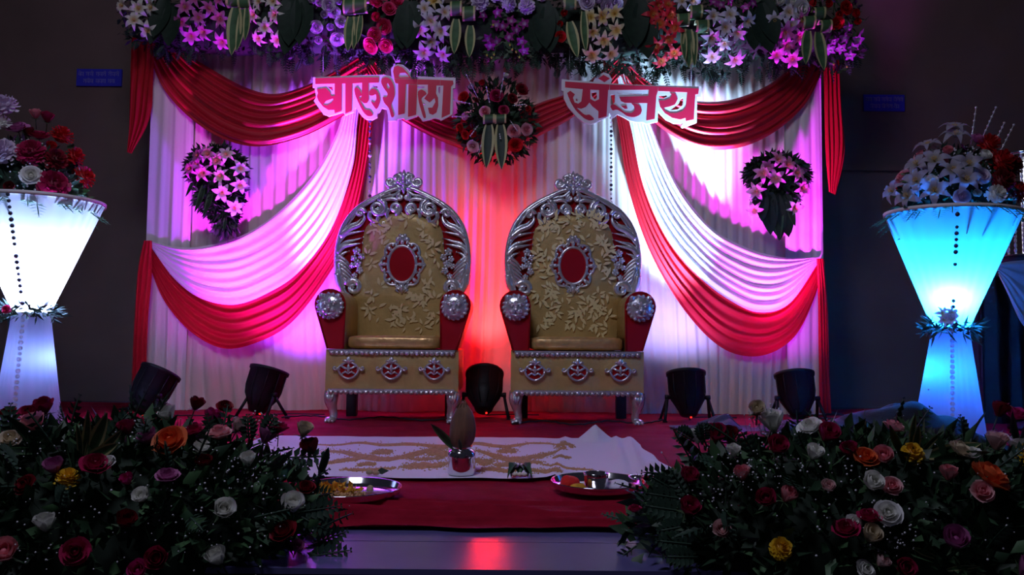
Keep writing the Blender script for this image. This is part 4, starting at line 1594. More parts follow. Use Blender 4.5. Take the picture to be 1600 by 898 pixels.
def bead_string(label, pts, sizes, dark=.5, thr=True, parts=True):
    P = [Vector(p) for p in pts]
    t = thing('bead_string', label, 'bead string', P[0], 'bead strings')
    mb = MB()
    mb.tube(P, .0016, 4)
    mb.build('thread', M['thread'], t)
    mD = {}
    r = random.Random(len(pts))
    for i, p in enumerate(P[1:]):
        s = sizes[i % len(sizes)]
        key = round(s, 4)
        if key not in mD:
            mD[key] = (MB().ball((0, 0, 0), s, 8, 6).mesh('bead', M['bead']), MB().ball((0, 0, 0), s, 8, 6).mesh('bead', M['crystal']))
        me = mD[key][0 if r.random() < dark else 1]
        o = bpy.data.objects.new('bead', me)
        COL.objects.link(o)
        o.parent = t
        o.location = p - P[0]
    return t


bead_string('thin bead string hanging left of the left throne crest', [at(578, y, -.30) for y in (150, 182, 189, 197, 205, 216, 224, 236, 243, 255, 262, 276, 284, 298, 306, 316)], [.011, .014, .009], .6)
bead_string('thin bead string hanging right of the right throne crest', [at(955, y, -.30) for y in [150] + list(range(184, 335, 7))], [.012, .009, .009, .013], .6)


# ------------------------------------------------------------------ fabric pillars with flowers on top
def pillar(label, X, Y, rimr, rimz, wr, wz, br, lean, light, e_top, e_low, seed, face):
    r = random.Random(seed)
    t = thing('flower_stand', label, 'flower stand', (X, Y, .012), None, (0, lean, 0))
    pl = lambda w, v: .010 * math.sin(w * 26 + 3 * math.sin(3 * w)) * (1 - .4 * v)

    def put(mb, nm, mt):
        return mb.build(nm, mt, t, world=False)
    mb = MB()
    n = 12
    mb.lathe([(br + (wr - br) * (i / n) ** .95, .0 + wz * i / n) for i in range(n + 1)], 130, 0, None, pl)
    put(mb, 'lower_cone', M['conefab'])
    mb = MB()
    mb.lathe([(wr + (rimr - wr) * (i / n), wz + (rimz - wz) * i / n) for i in range(n + 1)], 130, 0, None, lambda w, v: .006 * math.sin(w * 26 + 3 * math.sin(3 * w)))
    put(mb, 'upper_cone', M['conefab'])
    mb = MB()
    mb.lathe([(rimr - .012, rimz - .004), (rimr + .008, rimz - .010), (rimr + .010, rimz + .012), (rimr - .012, rimz + .014)], 64)
    put(mb, 'rim', M['rimband'])
    mb = MB()
    mb.lathe([(.001, wz + .012), (wr - .004, wz + .012), (wr - .004, wz - .004), (.001, wz - .004)], 40)  # unseen disc, added to keep the upper lamp's light from leaking down
    put(mb, 'waist_light_block', M['black'])
    # leaf ring and small flower at the waist
    mb = MB()
    for i in range(230):
        a = r.uniform(0, 2 * PI)
        rr = wr + r.uniform(.0, .03)
        p = Vector((rr * math.cos(a), rr * math.sin(a), wz + r.gauss(0, .018)))
        d = Vector((math.cos(a) * .7 + r.gauss(0, .7), math.sin(a) * .7 + r.gauss(0, .7), r.gauss(0, .5)))
        leaflet(mb, p, d, rdir(r), r.uniform(.05, .11), r.uniform(.006, .012))
    tag(put(mb, 'leaf_ring', M['fern']), kind='stuff')
    for nm, z, e, rad in (('inner_lamp', wz + .19, e_top, .05), ('inner_lamp', wz * .62, e_low, .04)):
        d = bpy.data.lights.new(nm, 'POINT')
        d.energy = e
        d.color = light if rad == .05 else (light[0] * .5, light[1] * .62, 1.0)
        d.shadow_soft_size = rad
        o = bpy.data.objects.new(nm, d)
        COL.objects.link(o)
        o.parent = t
        o.location = (-.045 * (1 if X > 0 else -1), -.09 if rad == .05 else 0, z)
    # bead string sewn on the cloth
    beads = MB()
    for (r0, z0, r1, z1, cnt) in ((rimr, rimz, wr, wz, 20), (wr, wz, br, 0.02, 22)):
        for i in range(cnt):
            v = (i + .5) / cnt
            rr, z = r0 + (r1 - r0) * v + .010, z0 + (z1 - z0) * v
            if z0 == rimz and r.random() < .25:
                continue
            me = MB().ball((0, 0, 0), .0125 * r.uniform(.8, 1.15), 8, 6).mesh('bead', M['bead'] if z0 == rimz else M['litbead'])  # one string: silhouette coloured dark on the upper cone, lit look below
            o = bpy.data.objects.new('bead', me)
            COL.objects.link(o)
            o.parent = t
            o.location = (rr * math.cos(face), rr * math.sin(face), z)
    return t


PY = -1.76
pr = at(1480, 560, PY)
pillar('blue glowing cloth cone pillar with a flower mound, right of the stage', pr.x, PY, .368, 1.372, .098, .69, .205, .035, (.007, .23, 1.0), 190, 7, 5, -PI / 2 - .42)
plx = at(47, 560, PY)
pillar('white glowing cloth cone pillar with red flowers, left edge of the photo', plx.x, PY, .372, 1.40, .10, .735, .195, -.005, (.36, .50, 1.0), 120, 2.2, 6, -PI / 2 + .17)


def mound(t, c, r, nleaf, seed, lm='leaf', ll=(.05, .10), lw=(.012, .022), zmin=None):
    rr = random.Random(seed)
    mb = MB()
    mb.ball(c, (r[0] * .86, r[1] * .86, r[2] * .86), 20, 12)
    mb.build('moss_core', M['foam'], t)
    mb = MB()
    for i in range(nleaf):
        d = rdir(rr)
        if zmin is not None and c.z + d.z * r[2] < zmin:
            d.z = abs(d.z)
        p = c + Vector((d.x * r[0], d.y * r[1], d.z * r[2])) * rr.uniform(.82, 1.02)
        leaflet(mb, p, d + rdir(rr) * .8, rdir(rr), rr.uniform(*ll), rr.uniform(*lw), 0 if rr.random() < .75 else 1)
    tag(mb.build('leaf_mass', [M[lm], M['leaf2']], t), kind='stuff')


def top_flowers(label, cx, flowers, leaves, picks, seed):
    c0 = at(cx, 318, PY)
    c = Vector((c0.x, PY, 1.43))
    t = thing('flower_mound', label, 'flower arrangement', c - Vector((0, 0, .03)))
    r = random.Random(seed)
    R3 = (.30, .28, .34)
    mound(t, c, R3, 700, seed, 'fern')
    for px, py, kd, co, sz in flowers:
        p, n = ell(px, py, c, R3)
        d = n + Vector((0, -.35, .1))
        p = p + n * (.02 + (r.uniform(0, .07) if kd == 'lily' else 0))
        if kd == 'lily':
            lily(t, p, d, sz * .5, co)
        elif kd == 'ruff':
            ruff(t, p, d, sz * .5, co)
        else:
            rose(t, p, d, sz * .5, co)
    # flowers round the side that faces away
    for i in range(16):
        a = r.uniform(.15, PI - .15)
        e = r.uniform(.15, 1.1)
        n = Vector((math.cos(a) * math.cos(e), math.sin(a) * math.cos(e), math.sin(e)))
        rose(t, c + Vector((n.x * R3[0], n.y * R3[1], n.z * R3[2])), n, .055, r.choice(('red', 'pink', 'white', 'crimson')))
    mb = MB()
    for i in range(30):
        a = 2 * PI * i / 30 + r.uniform(-.1, .1)
        p = Vector((c.x + .325 * math.cos(a), PY + .325 * math.sin(a), 1.40))
        frond(mb, p, Vector((math.cos(a), math.sin(a), -.55 + r.uniform(-.2, .25))), Vector((0, 0, 1)), r.uniform(.11, .17), .05, 7)
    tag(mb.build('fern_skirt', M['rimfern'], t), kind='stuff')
    for x0, y0, x1, y1, k in leaves:
        p, e = at(x0, y0, PY - .1), at(x1, y1, PY - .14)
        blade(t, p, e - p, (e - p).length, k)
    mb = MB()
    for i in range(260):
        d = rdir(r)
        d.z = abs(d.z)
        d.y = -abs(d.y)
        p = c + Vector((d.x * R3[0], d.y * R3[1], d.z * R3[2])) * r.uniform(1.02, 1.12)
        mb.ball(p, r.uniform(.004, .007), 5, 3)
    tag(mb.build('baby_breath', M['breath'], t), kind='stuff')
    for x0, y0, x1, y1 in picks:
        p, e = at(x0, y0, PY), at(x1, y1, PY)
        mb = MB()
        mb.tube([p, e], .0028, 5)
        for k in range(2, 8):
            mb.ball(p.lerp(e, k / 7), .008, 6, 4)
        mb.build('crystal_pick', M['crystal'], t)


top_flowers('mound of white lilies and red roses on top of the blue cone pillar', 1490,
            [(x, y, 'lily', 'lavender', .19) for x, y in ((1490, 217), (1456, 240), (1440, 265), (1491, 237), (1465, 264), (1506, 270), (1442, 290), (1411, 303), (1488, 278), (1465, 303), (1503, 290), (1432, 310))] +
            [(1474, 263, 'rose', 'pink', .10), (1446, 250, 'rose', 'pink', .09), (1419, 282, 'rose', 'pink', .10), (1481, 246, 'rose', 'pink', .10), (1531, 253, 'rose', 'white', .11), (1548, 306, 'ruff', 'white', .12), (1457, 288, 'ruff', 'white', .10),
             (1537, 236, 'ruff', 'red', .15), (1552, 261, 'ruff', 'red', .17), (1569, 266, 'ruff', 'darkred', .15), (1556, 288, 'ruff', 'darkred', .15), (1580, 303, 'ruff', 'red', .15), (1524, 228, 'rose', 'mauve', .10), (1528, 280, 'rose', 'lilac', .09), (1500, 310, 'rose', 'lilac', .09), (1520, 305, 'rose', 'white', .08)],
            [(1420, 300, 1388, 300, 2), (1430, 312, 1400, 330, 2), (1450, 318, 1436, 342, 0), (1560, 315, 1590, 322, 2)],
            [(1515, 240, 1525, 168), (1534, 218, 1556, 168), (1548, 238, 1569, 192), (1556, 250, 1584, 195)], 41)
top_flowers('mound of red roses and lilac carnations on top of the white cone pillar', 40,
            [(13, 178, 'ruff', 'lilac', .16), (8, 203, 'ruff', 'white', .12), (12, 245, 'ruff', 'lilac', .16), (49, 278, 'rose', 'white', .10), (55, 190, 'rose', 'pink', .11), (30, 211, 'rose', 'mauve', .11), (72, 196, 'rose', 'crimson', .12), (91, 222, 'ruff', 'red', .15), (49, 247, 'ruff', 'crimson', .17), (83, 257, 'ruff', 'darkred', .15), (108, 252, 'ruff', 'red', .14), (120, 281, 'ruff', 'red', .15), (80, 292, 'ruff', 'crimson', .19), (76, 238, 'rose', 'red', .10), (45, 218, 'rose', 'darkred', .11), (-20, 210, 'rose', 'pink', .12), (-45, 255, 'ruff', 'red', .15), (-15, 285, 'rose', 'white', .12), (20, 295, 'rose', 'darkred', .10), (60, 222, 'rose', 'crimson', .10)],
            [(105, 230, 126, 228, 2), (100, 300, 146, 302, 2), (112, 295, 142, 288, 2), (30, 300, 20, 318, 0)], [], 42)
# waist blossoms
t = thing('waist_blossom', 'small pink rose pinned at the waist of the white cone pillar', 'flower', (plx.x - .1, PY - .14, .76))
rose(t, at(17, 486, PY - .16), (-.2, -1, .3), .045, 'hotpink')
t = thing('waist_blossom', 'small blue lit star flower at the waist of the blue cone pillar', 'flower', (pr.x, PY - .17, .75))
for px, py in ((1480, 493), (1487, 499), (1475, 500), (1485, 489), (1472, 490)):
    lily(t, at(px, py, PY - .20), (RN.gauss(0, .3), -1, .2), .045, 'lilac')

# ------------------------------------------------------------------ crystal stand at the right edge
SY = -.95
sp = at(1612, 560, SY)
t = thing('crystal_stand', 'stand with a drum of lit crystal strings, right edge of the photo', 'stand', (sp.x, SY, .012))
zt, zb = at(1612, 246, SY).z, at(1612, 404, SY).z
mb = MB()
mb.lathe([(.001, .0), (.16, .0), (.16, .03), (.05, .06), (.04, zb - .09), (.20, zb - .05), (.20, zb), (.001, zb)], 28, c=(sp.x, SY, .012))
mb.build('base', M['black'], t)
mb = MB()
mb.lathe([(.17, zt), (.195, zt), (.195, zt + .02), (.17, zt + .02), (.17, zt)], 32, c=(sp.x, SY, 0))
mb.lathe([(.001, zt + .02), (.195, zt + .02)], 32, c=(sp.x, SY, 0))
mb.lathe([(.17, zb), (.195, zb), (.195, zb + .02), (.17, zb + .02), (.17, zb)], 32, c=(sp.x, SY, 0))
mb.build('hoop', M['steel'], t)
lampm = emit_mat('lit_tube', (.85, .9, 1.0), 1.1)
mb = MB()
mb.tube([(sp.x, SY, zb + .03), (sp.x, SY, zt - .02)], .035, 12)
mb.build('light_tube', lampm, t)
nz = 20
strands = MB()
sm_ = MB()
for i in range(nz):
    strands.ball((0, 0, zb + .03 + (zt - zb - .04) * (i + .5) / nz), (.010, .010, .019), 6, 4)
sme = strands.mesh('crystal_string', M['crystal'])
for i in range(22):
    a = 2 * PI * i / 22
    o = bpy.data.objects.new('crystal_string', sme)
    COL.objects.link(o)
    o.parent = t
    o.location = (.182 * math.cos(a), .182 * math.sin(a), -.012)
# white cloth frill hung below the drum
mb = MB()
swag(mb, [(1556, 412), (1580, 408), (1610, 406), (1650, 408)], [(1560, 430), (1586, 500), (1612, 516), (1652, 500)], SY - .22, 5, .05, .04, n=40, m=30, seed=3)
tag(mb.build('white_frill', M['whitec']), 'white cloth frill hanging below the crystal drum', 'drape')
# dark cloth covered table behind the pillar
tb = at(1541, 560, -.6)
mb = MB()
x0, x1, y0_, y1_, ztp = tb.x, tb.x + 1.3, -.55, .1, at(1560, 432, -.6).z


def skirt(u, v):
    L = [(x0, y1_), (x0, y0_), (x1, y0_), (x1, y1_)]
    q = crv([(a, c, 0) for a, c in L[:2]], 20) + crv([(a, c, 0) for a, c in L[1:3]], 40) + crv([(a, c, 0) for a, c in L[2:]], 20)
    p = q[min(len(q) - 1, int(u * (len(q) - 1) + .5))]
    w = .018 * math.sin(u * 90) * (1 - v)
    return Vector((p.x + w * .6, p.y - w, .012 + (ztp - .012) * v))


mb.grid(skirt, 160, 10)
mb.box(((x0 + x1) / 2, (y0_ + y1_) / 2, ztp + .006), (x1 - x0 + .03, y1_ - y0_ + .03, .012))
tag(mb.build('draped_table', M['blackcloth']), 'tall table under a black cloth behind the blue cone pillar', 'table')


# ------------------------------------------------------------------ black sheets heaped on the stage
def heap(name, label, outline, Y, depth, seed, mt, crease=.03):
    """crumpled sheet: its ridge line is given as seen, the foot lies on the carpet"""
    tops = crv([at(x, y, Y) for x, y in outline], 60)
    mb = MB()

    def fn(u, v):
        p = tops[round(u * 59)]
        s = (v - .5) * 2
        h = max(0.0, p.z - .02)
        e = max(0, 1 - abs(s) ** 1.6) ** .7
        z = h * e
        q = (p.x * 3.1, s * 1.3 * (1 + depth), seed)
        z += crease * (abs(noise.noise((p.x * 5, s * 2, seed))) * 1.4 - .25) * (1 if h > .02 else .2) * e
        return Vector((p.x + .05 * noise.noise(q), p.y + s * depth * (.75 + .35 * noise.noise((p.x * 2, seed, s))), max(.026 + .004 * noise.noise(q), z + .02)))
    mb.grid(fn, 60, 34)
    return tag(mb.build(name, mt), label, 'sheet')


heap('black_sheet', 'big dark plastic sheet heaped in front of the blue cone pillar', [(1262, 690), (1280, 664), (1318, 648), (1362, 640), (1410, 632), (1450, 640), (1500, 662), (1540, 690), (1590, 704)], -2.45, .34, 3, M['blackcloth'], .05)
heap('black_sheet', 'low crumpled dark sheet beside the lamp right of the right throne', [(1052, 678), (1085, 668), (1110, 656), (1135, 648), (1150, 662), (1180, 676)], -1.15, .22, 8, M['blackcloth'], .04)
heap('black_sheet', 'flat dark sheet lying before the rightmost stage lamp', [(1180, 672), (1205, 660), (1240, 654), (1270, 658), (1290, 674)], -1.25, .20, 9, M['blackcloth'], .03)


def cable(label, pts, r=.006):
    P = crv([fl(x, y, .026) for x, y in pts], 50)
    for i, p in enumerate(P):
        p.z = .026 + .006 * abs(math.sin(i * .9))
    mb = MB()
    mb.tube(P, r, 6)
    return tag(mb.build('floor_cable', M['cable']), label, 'cable', 'cables on the carpet')


cable('black cable along the carpet under the left throne', [(440, 652), (490, 650), (540, 656), (600, 652), (660, 657), (700, 655)])
cable('black cable along the carpet under the right throne', [(800, 662), (850, 658), (900, 664), (950, 658), (1000, 662), (1040, 656)])

# ------------------------------------------------------------------ white cloth with grain designs, ritual things
CX0, CX1, CY0_, CY1_ = -1.22, .96, -3.13, -1.76
mb = MB()


def clz(x, y):
    z = .029 + .005 * noise.noise((x * 2.2, y * 3, 3)) + .003 * noise.noise((x * 7, y * 8, 5))
    # the lifted fold near the back right corner
    tx, ty = (x - .72) / .12, (y + 1.86) / .11
    z += .10 * max(0, 1 - abs(tx) - abs(ty) * .8) ** 1.1
    for x0_, a in ((.50, .012), (.80, .016), (.88, .014)):
        z += a * math.exp(-((x - x0_ - .10 * (y + 2.3)) / .022) ** 2)
    return z


def clf(u, v):
    x = CX0 + (CX1 - CX0) * u
    y = CY0_ + (CY1_ - CY0_) * v
    e = (1 - v)
    if e > .9:
        y += .030 * noise.noise((x * 3.2, 2, 2)) + .035 * math.exp(-((x - .40) / .07) ** 2)
    x += .03 * noise.noise((y * 3, 7, u)) * (u > .9)
    return Vector((x, y, clz(x, y)))


mb.grid(clf, 130, 80)
tag(mb.build('white_cloth', M['cloth']), 'white cotton cloth spread on the red carpet before the thrones', 'cloth')

gr = thing('grain_design', 'tan grain strewn in looping designs on the white cloth', 'grain design', (-.05, -2.35, .05))
rq = random.Random(77)
strokes = [
    ([(480, 692), (520, 694), (560, 690), (600, 694), (640, 692), (690, 696), (740, 692), (790, 697), (840, 691), (890, 696)], 5),
    ([(505, 702), (540, 706), (575, 713), (610, 716), (650, 706), (690, 700)], 7), ([(600, 714), (640, 712), (670, 703), (700, 698)], 6),
    ([(582, 706), (600, 705), (612, 706)], 6), ([(520, 720), (550, 716), (585, 712)], 5), ([(500, 724), (530, 720), (560, 718)], 5),
    ([(560, 726), (575, 724), (586, 725)], 5), ([(535, 732), (565, 733), (590, 732), (620, 730)], 4), ([(628, 728), (650, 726), (680, 727), (698, 723)], 9),
    ([(665, 704), (685, 706), (697, 710)], 12), ([(742, 702), (770, 710), (800, 716), (840, 712), (870, 706)], 7), ([(790, 714), (820, 720), (850, 722)], 6),
    ([(780, 705), (795, 702), (806, 704)], 7), ([(742, 718), (755, 722), (770, 720)], 9), ([(775, 727), (790, 725), (800, 726)], 6),
    ([(745, 735), (765, 732), (790, 735), (815, 733)], 5), ([(830, 734), (850, 735), (870, 736), (880, 737)], 5), ([(846, 725), (870, 728), (900, 732), (930, 733)], 3),
    ([(864, 715), (880, 714), (892, 714)], 3), ([(870, 698), (885, 694), (896, 697)], 6), ([(840, 712), (860, 708), (885, 700)], 4), ([(690, 715), (660, 716), (640, 716)], 5),
]
mbs = MB()
for pts, w in strokes:
    P = crv([fl(x, y, .032) for x, y in pts], 40)
    for i in range(46 * w):
        k = rq.random() * 38
        p = P[int(k)].lerp(P[int(k) + 1], k % 1)
        sc = (CAM - p).length / F
        q = p + Vector((rq.gauss(0, w * .45 * sc), rq.gauss(0, w * .45 * sc * 4.2), 0))
        z = clz(q.x, q.y)
        a = rq.uniform(0, PI)
        L = rq.uniform(.004, .007)
        d = Vector((math.cos(a) * L, math.sin(a) * L, 0))
        n = Vector((-d.y, d.x, 0)) * .45
        c = Vector((q.x, q.y, z))
        mbs.add([c + d, c + n, c - d, c - n, c + Vector((0, 0, .006))], [(0, 1, 4), (1, 2, 4), (2, 3, 4), (3, 0, 4)], 0)
    # the low ridge each stroke makes

    def rf(u, v, P=P, w=w):
        i = round(u * 39)
        p = P[i]
        sc = (CAM - p).length / F
        s = (v - .5) * 2
        e = math.sin(PI * min(1, max(0, u))) ** .4
        q = Vector((p.x + .008 * noise.noise((p.x * 20, s, w)), p.y + s * w * 1.15 * sc * 4.0 * e * (.75 + .5 * noise.noise((p.x * 25, s, 2))), 0))
        q.z = clz(q.x, q.y) - .001 + .007 * e * (1 - s * s)
        return q
    mbs.grid(rf, 40, 7)
tag(mbs.build('grain', M['grain'], gr), kind='stuff')

# water pot with coconut
kb = fl(721, 741, .03)
t = thing('water_pot', 'small steel water pot in the middle of the white cloth', 'pot', (kb.x, kb.y, kb.z))
mb = MB()
mb.lathe([(.001, .0), (.050, .0), (.058, .004), (.060, .03), (.060, .075), (.060, .092), (.054, .104), (.044, .110), (.040, .114), (.046, .120), (.048, .123), (.040, .122), (.036, .112), (.050, .09), (.050, .02), (.001, .012)], 36, c=kb)
mb.build('pot_body', M['steel'], t)
mb = MB()
cc = kb + Vector((.001, 0, .205))
prof = []
for i in range(17):
    a = -PI / 2 + PI * i / 16
    z = .098 * math.sin(a)
    rr = .056 * math.cos(a) ** .8 * (1 - .16 * math.sin(a)) if 0 < i < 16 else .001
    prof.append((rr, z + (.012 if i == 16 else 0)))
mb.lathe(prof, 24, 0, Matrix.Rotation(.04, 4, 'Y'), lambda w, v: .06 * math.cos(3 * w) * math.sin(PI * v) + .02 * math.sin(17 * w), c=cc)
for k in range(10):
    a = 2 * PI * k / 10
    mb.tube([cc + Vector((.028 * math.cos(a), .028 * math.sin(a), .080)), cc + Vector((.016 * math.cos(a), .016 * math.sin(a), .104)), cc + Vector((.012 * math.cos(a + .5), .012 * math.sin(a), .116))], [.003, .002, .0008], 4)
tag(mb.build('coconut', M['coconut']), 'brown husky coconut standing in the mouth of the steel pot', 'coconut')
lt = thing('pot_leaf', 'thin green leaf sticking out of the pot beside the coconut', 'leaf', kb + Vector((-.03, 0, .115)))
blade(lt, kb + Vector((-.03, -.01, .112)), Vector((-.75, -.05, .85)), .16, 2, 'leaf_blade')
blade(lt, kb + Vector((.0, -.052, .112)), Vector((-.1, -.5, .9)), .08, 2, 'leaf_blade')


# plates
def plate(label, px, py, rr, z=.028):
    c = fl(px, py, z + .025)
    t = thing('steel_plate', label, 'plate', (c.x, c.y, z), 'steel ritual plates')
    mb = MB()
    mb.lathe([(.001, .002), (rr * .86, .0), (rr * .95, .010), (rr * .985, .030), (rr, .032), (rr * 1.005, .029), (rr * .965, .008), (rr * .88, -.003), (.001, -.002)], 56, c=(c.x, c.y, z))
    mb.build('dish', M['steel'], t)
    return Vector((c.x, c.y, z))


pl1 = plate('steel plate on the carpet at left, holding yellow petals', 545, 762, .198)
pl2 = plate('steel plate at right, holding a cup and coloured powders', 934, 752, .188)


def lump(name, label, cat, c, r, mt, seed, n=(16, 10), amp=.25, fr=30, group=None):
    mb = MB()
    mb.ball(c, r, *n)
    for i, p in enumerate(mb.v):
        d = p - c
        k = 1 + amp * noise.noise((p.x * fr, p.y * fr, p.z * fr + seed))
        mb.v[i] = c + d * k
        mb.v[i].z = max(mb.v[i].z, c.z - r[2] * .7)
    return tag(mb.build(name, mt), label, cat, group)


pet = MB()
for i in range(90):
    a = rq.uniform(0, 6.28)
    q = math.sqrt(rq.random())
    p = pl1 + Vector((-.055 + .085 * q * math.cos(a), .02 + .07 * q * math.sin(a), .010 + .035 * (1 - q) * rq.random()))
    leaflet(pet, p, rdir(rq) + Vector((0, 0, .2)), rdir(rq), rq.uniform(.02, .04), rq.uniform(.006, .011))
tag(pet.build('marigold_petals', M['turmeric']), 'loose yellow marigold petals on the left steel plate', 'petals', None, 'stuff')
gn = MB()
for i in range(130):
    a = rq.uniform(0, 6.28)
    q = math.sqrt(rq.random())
    p = pl1 + Vector((-.06 + .13 * q * math.cos(a), -.03 + .08 * q * math.sin(a), .008))
    gn.ball(p, rq.uniform(.004, .008), 5, 3)
tag(gn.build('rice_grains', M['grain']), 'scattered grains on the left steel plate', 'grains', None, 'stuff')
lump('areca_nut', 'small round brown nut on the left steel plate', 'nut', pl1 + Vector((.075, .02, .018)), (.014, .014, .014), M['almond'], 3)
for dx, dy, lb in ((.10, -.03, 'silver coin lying at the right side of the left plate'), (.03, -.09, 'silver coin lying at the front of the left plate')):
    mb = MB()
    mb.lathe([(.001, .004), (.014, .004), (.014, 0), (.001, 0)], 16, c=pl1 + Vector((dx, dy, .004)))
    tag(mb.build('coin', M['steel']), lb, 'coin', 'coins on the left plate')
lump('red_powder', 'heap of red powder on the right steel plate', 'powder', pl2 + Vector((-.115, -.015, .022)), (.040, .036, .026), M['kumkum'], 5)
lump('yellow_powder', 'heap of yellow powder on the right steel plate', 'powder', pl2 + Vector((-.085, -.085, .014)), (.032, .026, .018), M['turmeric'], 6)
mb = MB()
mb.lathe([(.001, .001), (.036, .0), (.043, .012), (.047, .058), (.049, .060), (.050, .057), (.046, .010), (.038, -.003), (.001, -.002)], 30, c=pl2 + Vector((-.010, -.03, .006)))
tag(mb.build('steel_cup', M['steel']), 'small steel cup standing on the right plate', 'cup')
lump('white_rice', 'white rice heap beside the cup on the right plate', 'rice', pl2 + Vector((.075, .0, .014)), (.05, .045, .018), M['cloth'], 9)
mb = MB()
c = pl2 + Vector((.152, -.02, .036))
mb.lathe([(.001, .0), (.020, .002), (.032, .012), (.034, .016), (.031, .014), (.019, .005), (.001, .003)], 24, c=c)
mb.tube([c + Vector((.03, .0, .014)), c + Vector((.085, .02, .012))], [.005, .003], 6)
tag(mb.build('steel_spoon', M['steel']), 'small round steel spoon resting on the right rim of the plate', 'spoon')

# betel leaves with white petals
c = fl(812, 744, .034)
t = thing('betel_leaves', 'small folded green leaves holding white petals, right of the pot', 'leaf bundle', c)
for dx, dy, ang in ((-.022, .01, -.7), (.022, .01, .7), (0, .015, 0), (-.03, -.02, -1.2), (.03, -.02, 1.2)):
    mb = MB()

    def hf(u, v, dx=dx, dy=dy, ang=ang):
        s = (u - .5) * 2
        w = .034 * math.sin(PI * min(1, (.12 + .88 * v)) ** .7)
        x, y, z = s * w, .02 - .06 * v, .048 * math.sin(PI * (1 - v) * .6) + .012 * s * s
        ca, sa = math.cos(ang), math.sin(ang)
        return c + Vector((dx + x * ca - y * sa * .6, dy + x * sa * .4 + y, z - .004))
    mb.grid(hf, 6, 6)
    mb.build('leaf', M['betel'], t)
for dx in (-.022, .020, .0):
    mb = MB()
    mb.ball(c + Vector((dx, -.035, .014)), (.013, .010, .010), 8, 5)
    mb.build('petal', M['whitepetal'], t)
c = fl(582, 741, .034)
t = thing('betel_nuts', 'two tan nuts with a bit of leaf at the cloth edge by the left plate', 'nuts', c)
for dx, dy in ((-.012, -.004), (.018, -.018)):
    mb = MB()
    mb.ball(c + Vector((dx, dy, .010)), (.016, .012, .011), 9, 6)
    mb.build('nut', M['almond'], t)
mb = MB()
leaflet(mb, c + Vector((.01, .01, .008)), Vector((1, .1, .1)), Vector((0, 1, .3)), .06, .016)
mb.build('leaf', M['betel'], t)


# ------------------------------------------------------------------ the two flower banks in front
def bank(label, c, R3, roses, blades, spikes, breath, seed, nleaf):
    r = random.Random(seed)
    t = thing('flower_bank', label, 'flower arrangement', (c.x, c.y, .0))
    mb = MB()
    mb.box((c.x, c.y, .045), (R3[0] * 1.3, R3[1] * 1.2, .09))
    mb.build('tray', M['black'], t)
    mound(t, c, (R3[0], R3[1], R3[2]), nleaf, seed, 'leaf', (.035, .085), (.010, .020), .0)
    for i, (px, py, co, sz) in enumerate(roses):
        p, n = ell(px, py, c, R3)
        d = n * .35 + Vector((0, -.42, .80)) + rdir(r) * .5
        hgt = .015 + .02 * r.random()
        p = p + n * hgt
        s = sz / F * (p - CAM).length * .52
        fn = ruff if co == 'yellow' else rose
        kk = 0 if co == 'orange' else r.choice((1, 1, 0))
        s2 = s * (1.45 if kk else 1.0)
        o = rose(t, p, d, (s2, s2, s2 * (1.0 if kk else 1.15)), co, kk) if fn is rose else fn(t, p, d, s * 1.15, co)
        o['label'] = {'darkred': 'dark red', 'palepink': 'pale pink', 'hotpink': 'hot pink'}.get(co, co) + (' carnation' if fn is ruff else ' rose')
    # more blooms on the far side and the ends, for other viewpoints
    for i in range(26):
        a = r.uniform(.1, PI - .1)
        e = r.uniform(.1, 1.0)
        n = Vector((math.cos(a) * math.cos(e), math.sin(a) * math.cos(e), math.sin(e)))
        p = c + Vector((n.x * R3[0], n.y * R3[1], n.z * R3[2] * .96))
        if p.z < .39 and n.y > .45:
            rose(t, p, n, .036, r.choice(('crimson', 'pink', 'white', 'mauve', 'darkred')))
    for x0, y0, x1, y1, k in blades:
        p, n = ell(x0, y0, c, R3)
        e = at(x1, y1, p.y - .02)
        blade(t, p, e - p, (e - p).length, k)
    mb = MB()
    for x0, y0, x1, y1 in spikes:
        p, n = ell(x0, y0, c, R3)
        e = at(x1, y1, p.y - .03)
        frond(mb, p, e - p, Vector((0, -1, .2)), (e - p).length, .034, 7, 0, .24)
    for i in range(70):
        d = rdir(r)
        d.z = abs(d.z)
        p = c + Vector((d.x * R3[0], d.y * R3[1], d.z * R3[2]))
        frond(mb, p, d + rdir(r) * .6, rdir(r), r.uniform(.07, .14), r.uniform(.022, .036), 6, 0, .22)
    tag(mb.build('fern_sprigs', M['fern'], t), kind='stuff')
    mb = MB()
    for px, py, n_, spread in breath:
        for i in range(int(n_ * .75)):
            p, n = ell(px + r.gauss(0, spread), py + r.gauss(0, spread * .7), c, R3)
            p = p + n * r.uniform(.015, .055)
            mb.ball(p, r.uniform(.0014, .0034), 6, 4)
            if r.random() < .4:
                mb.tube([p, p - n * .05 + rdir(r) * .01], .0007, 3, 1, False)
    tag(mb.build('baby_breath', [M['breath'], M['stem']], t), kind='stuff')
    return t


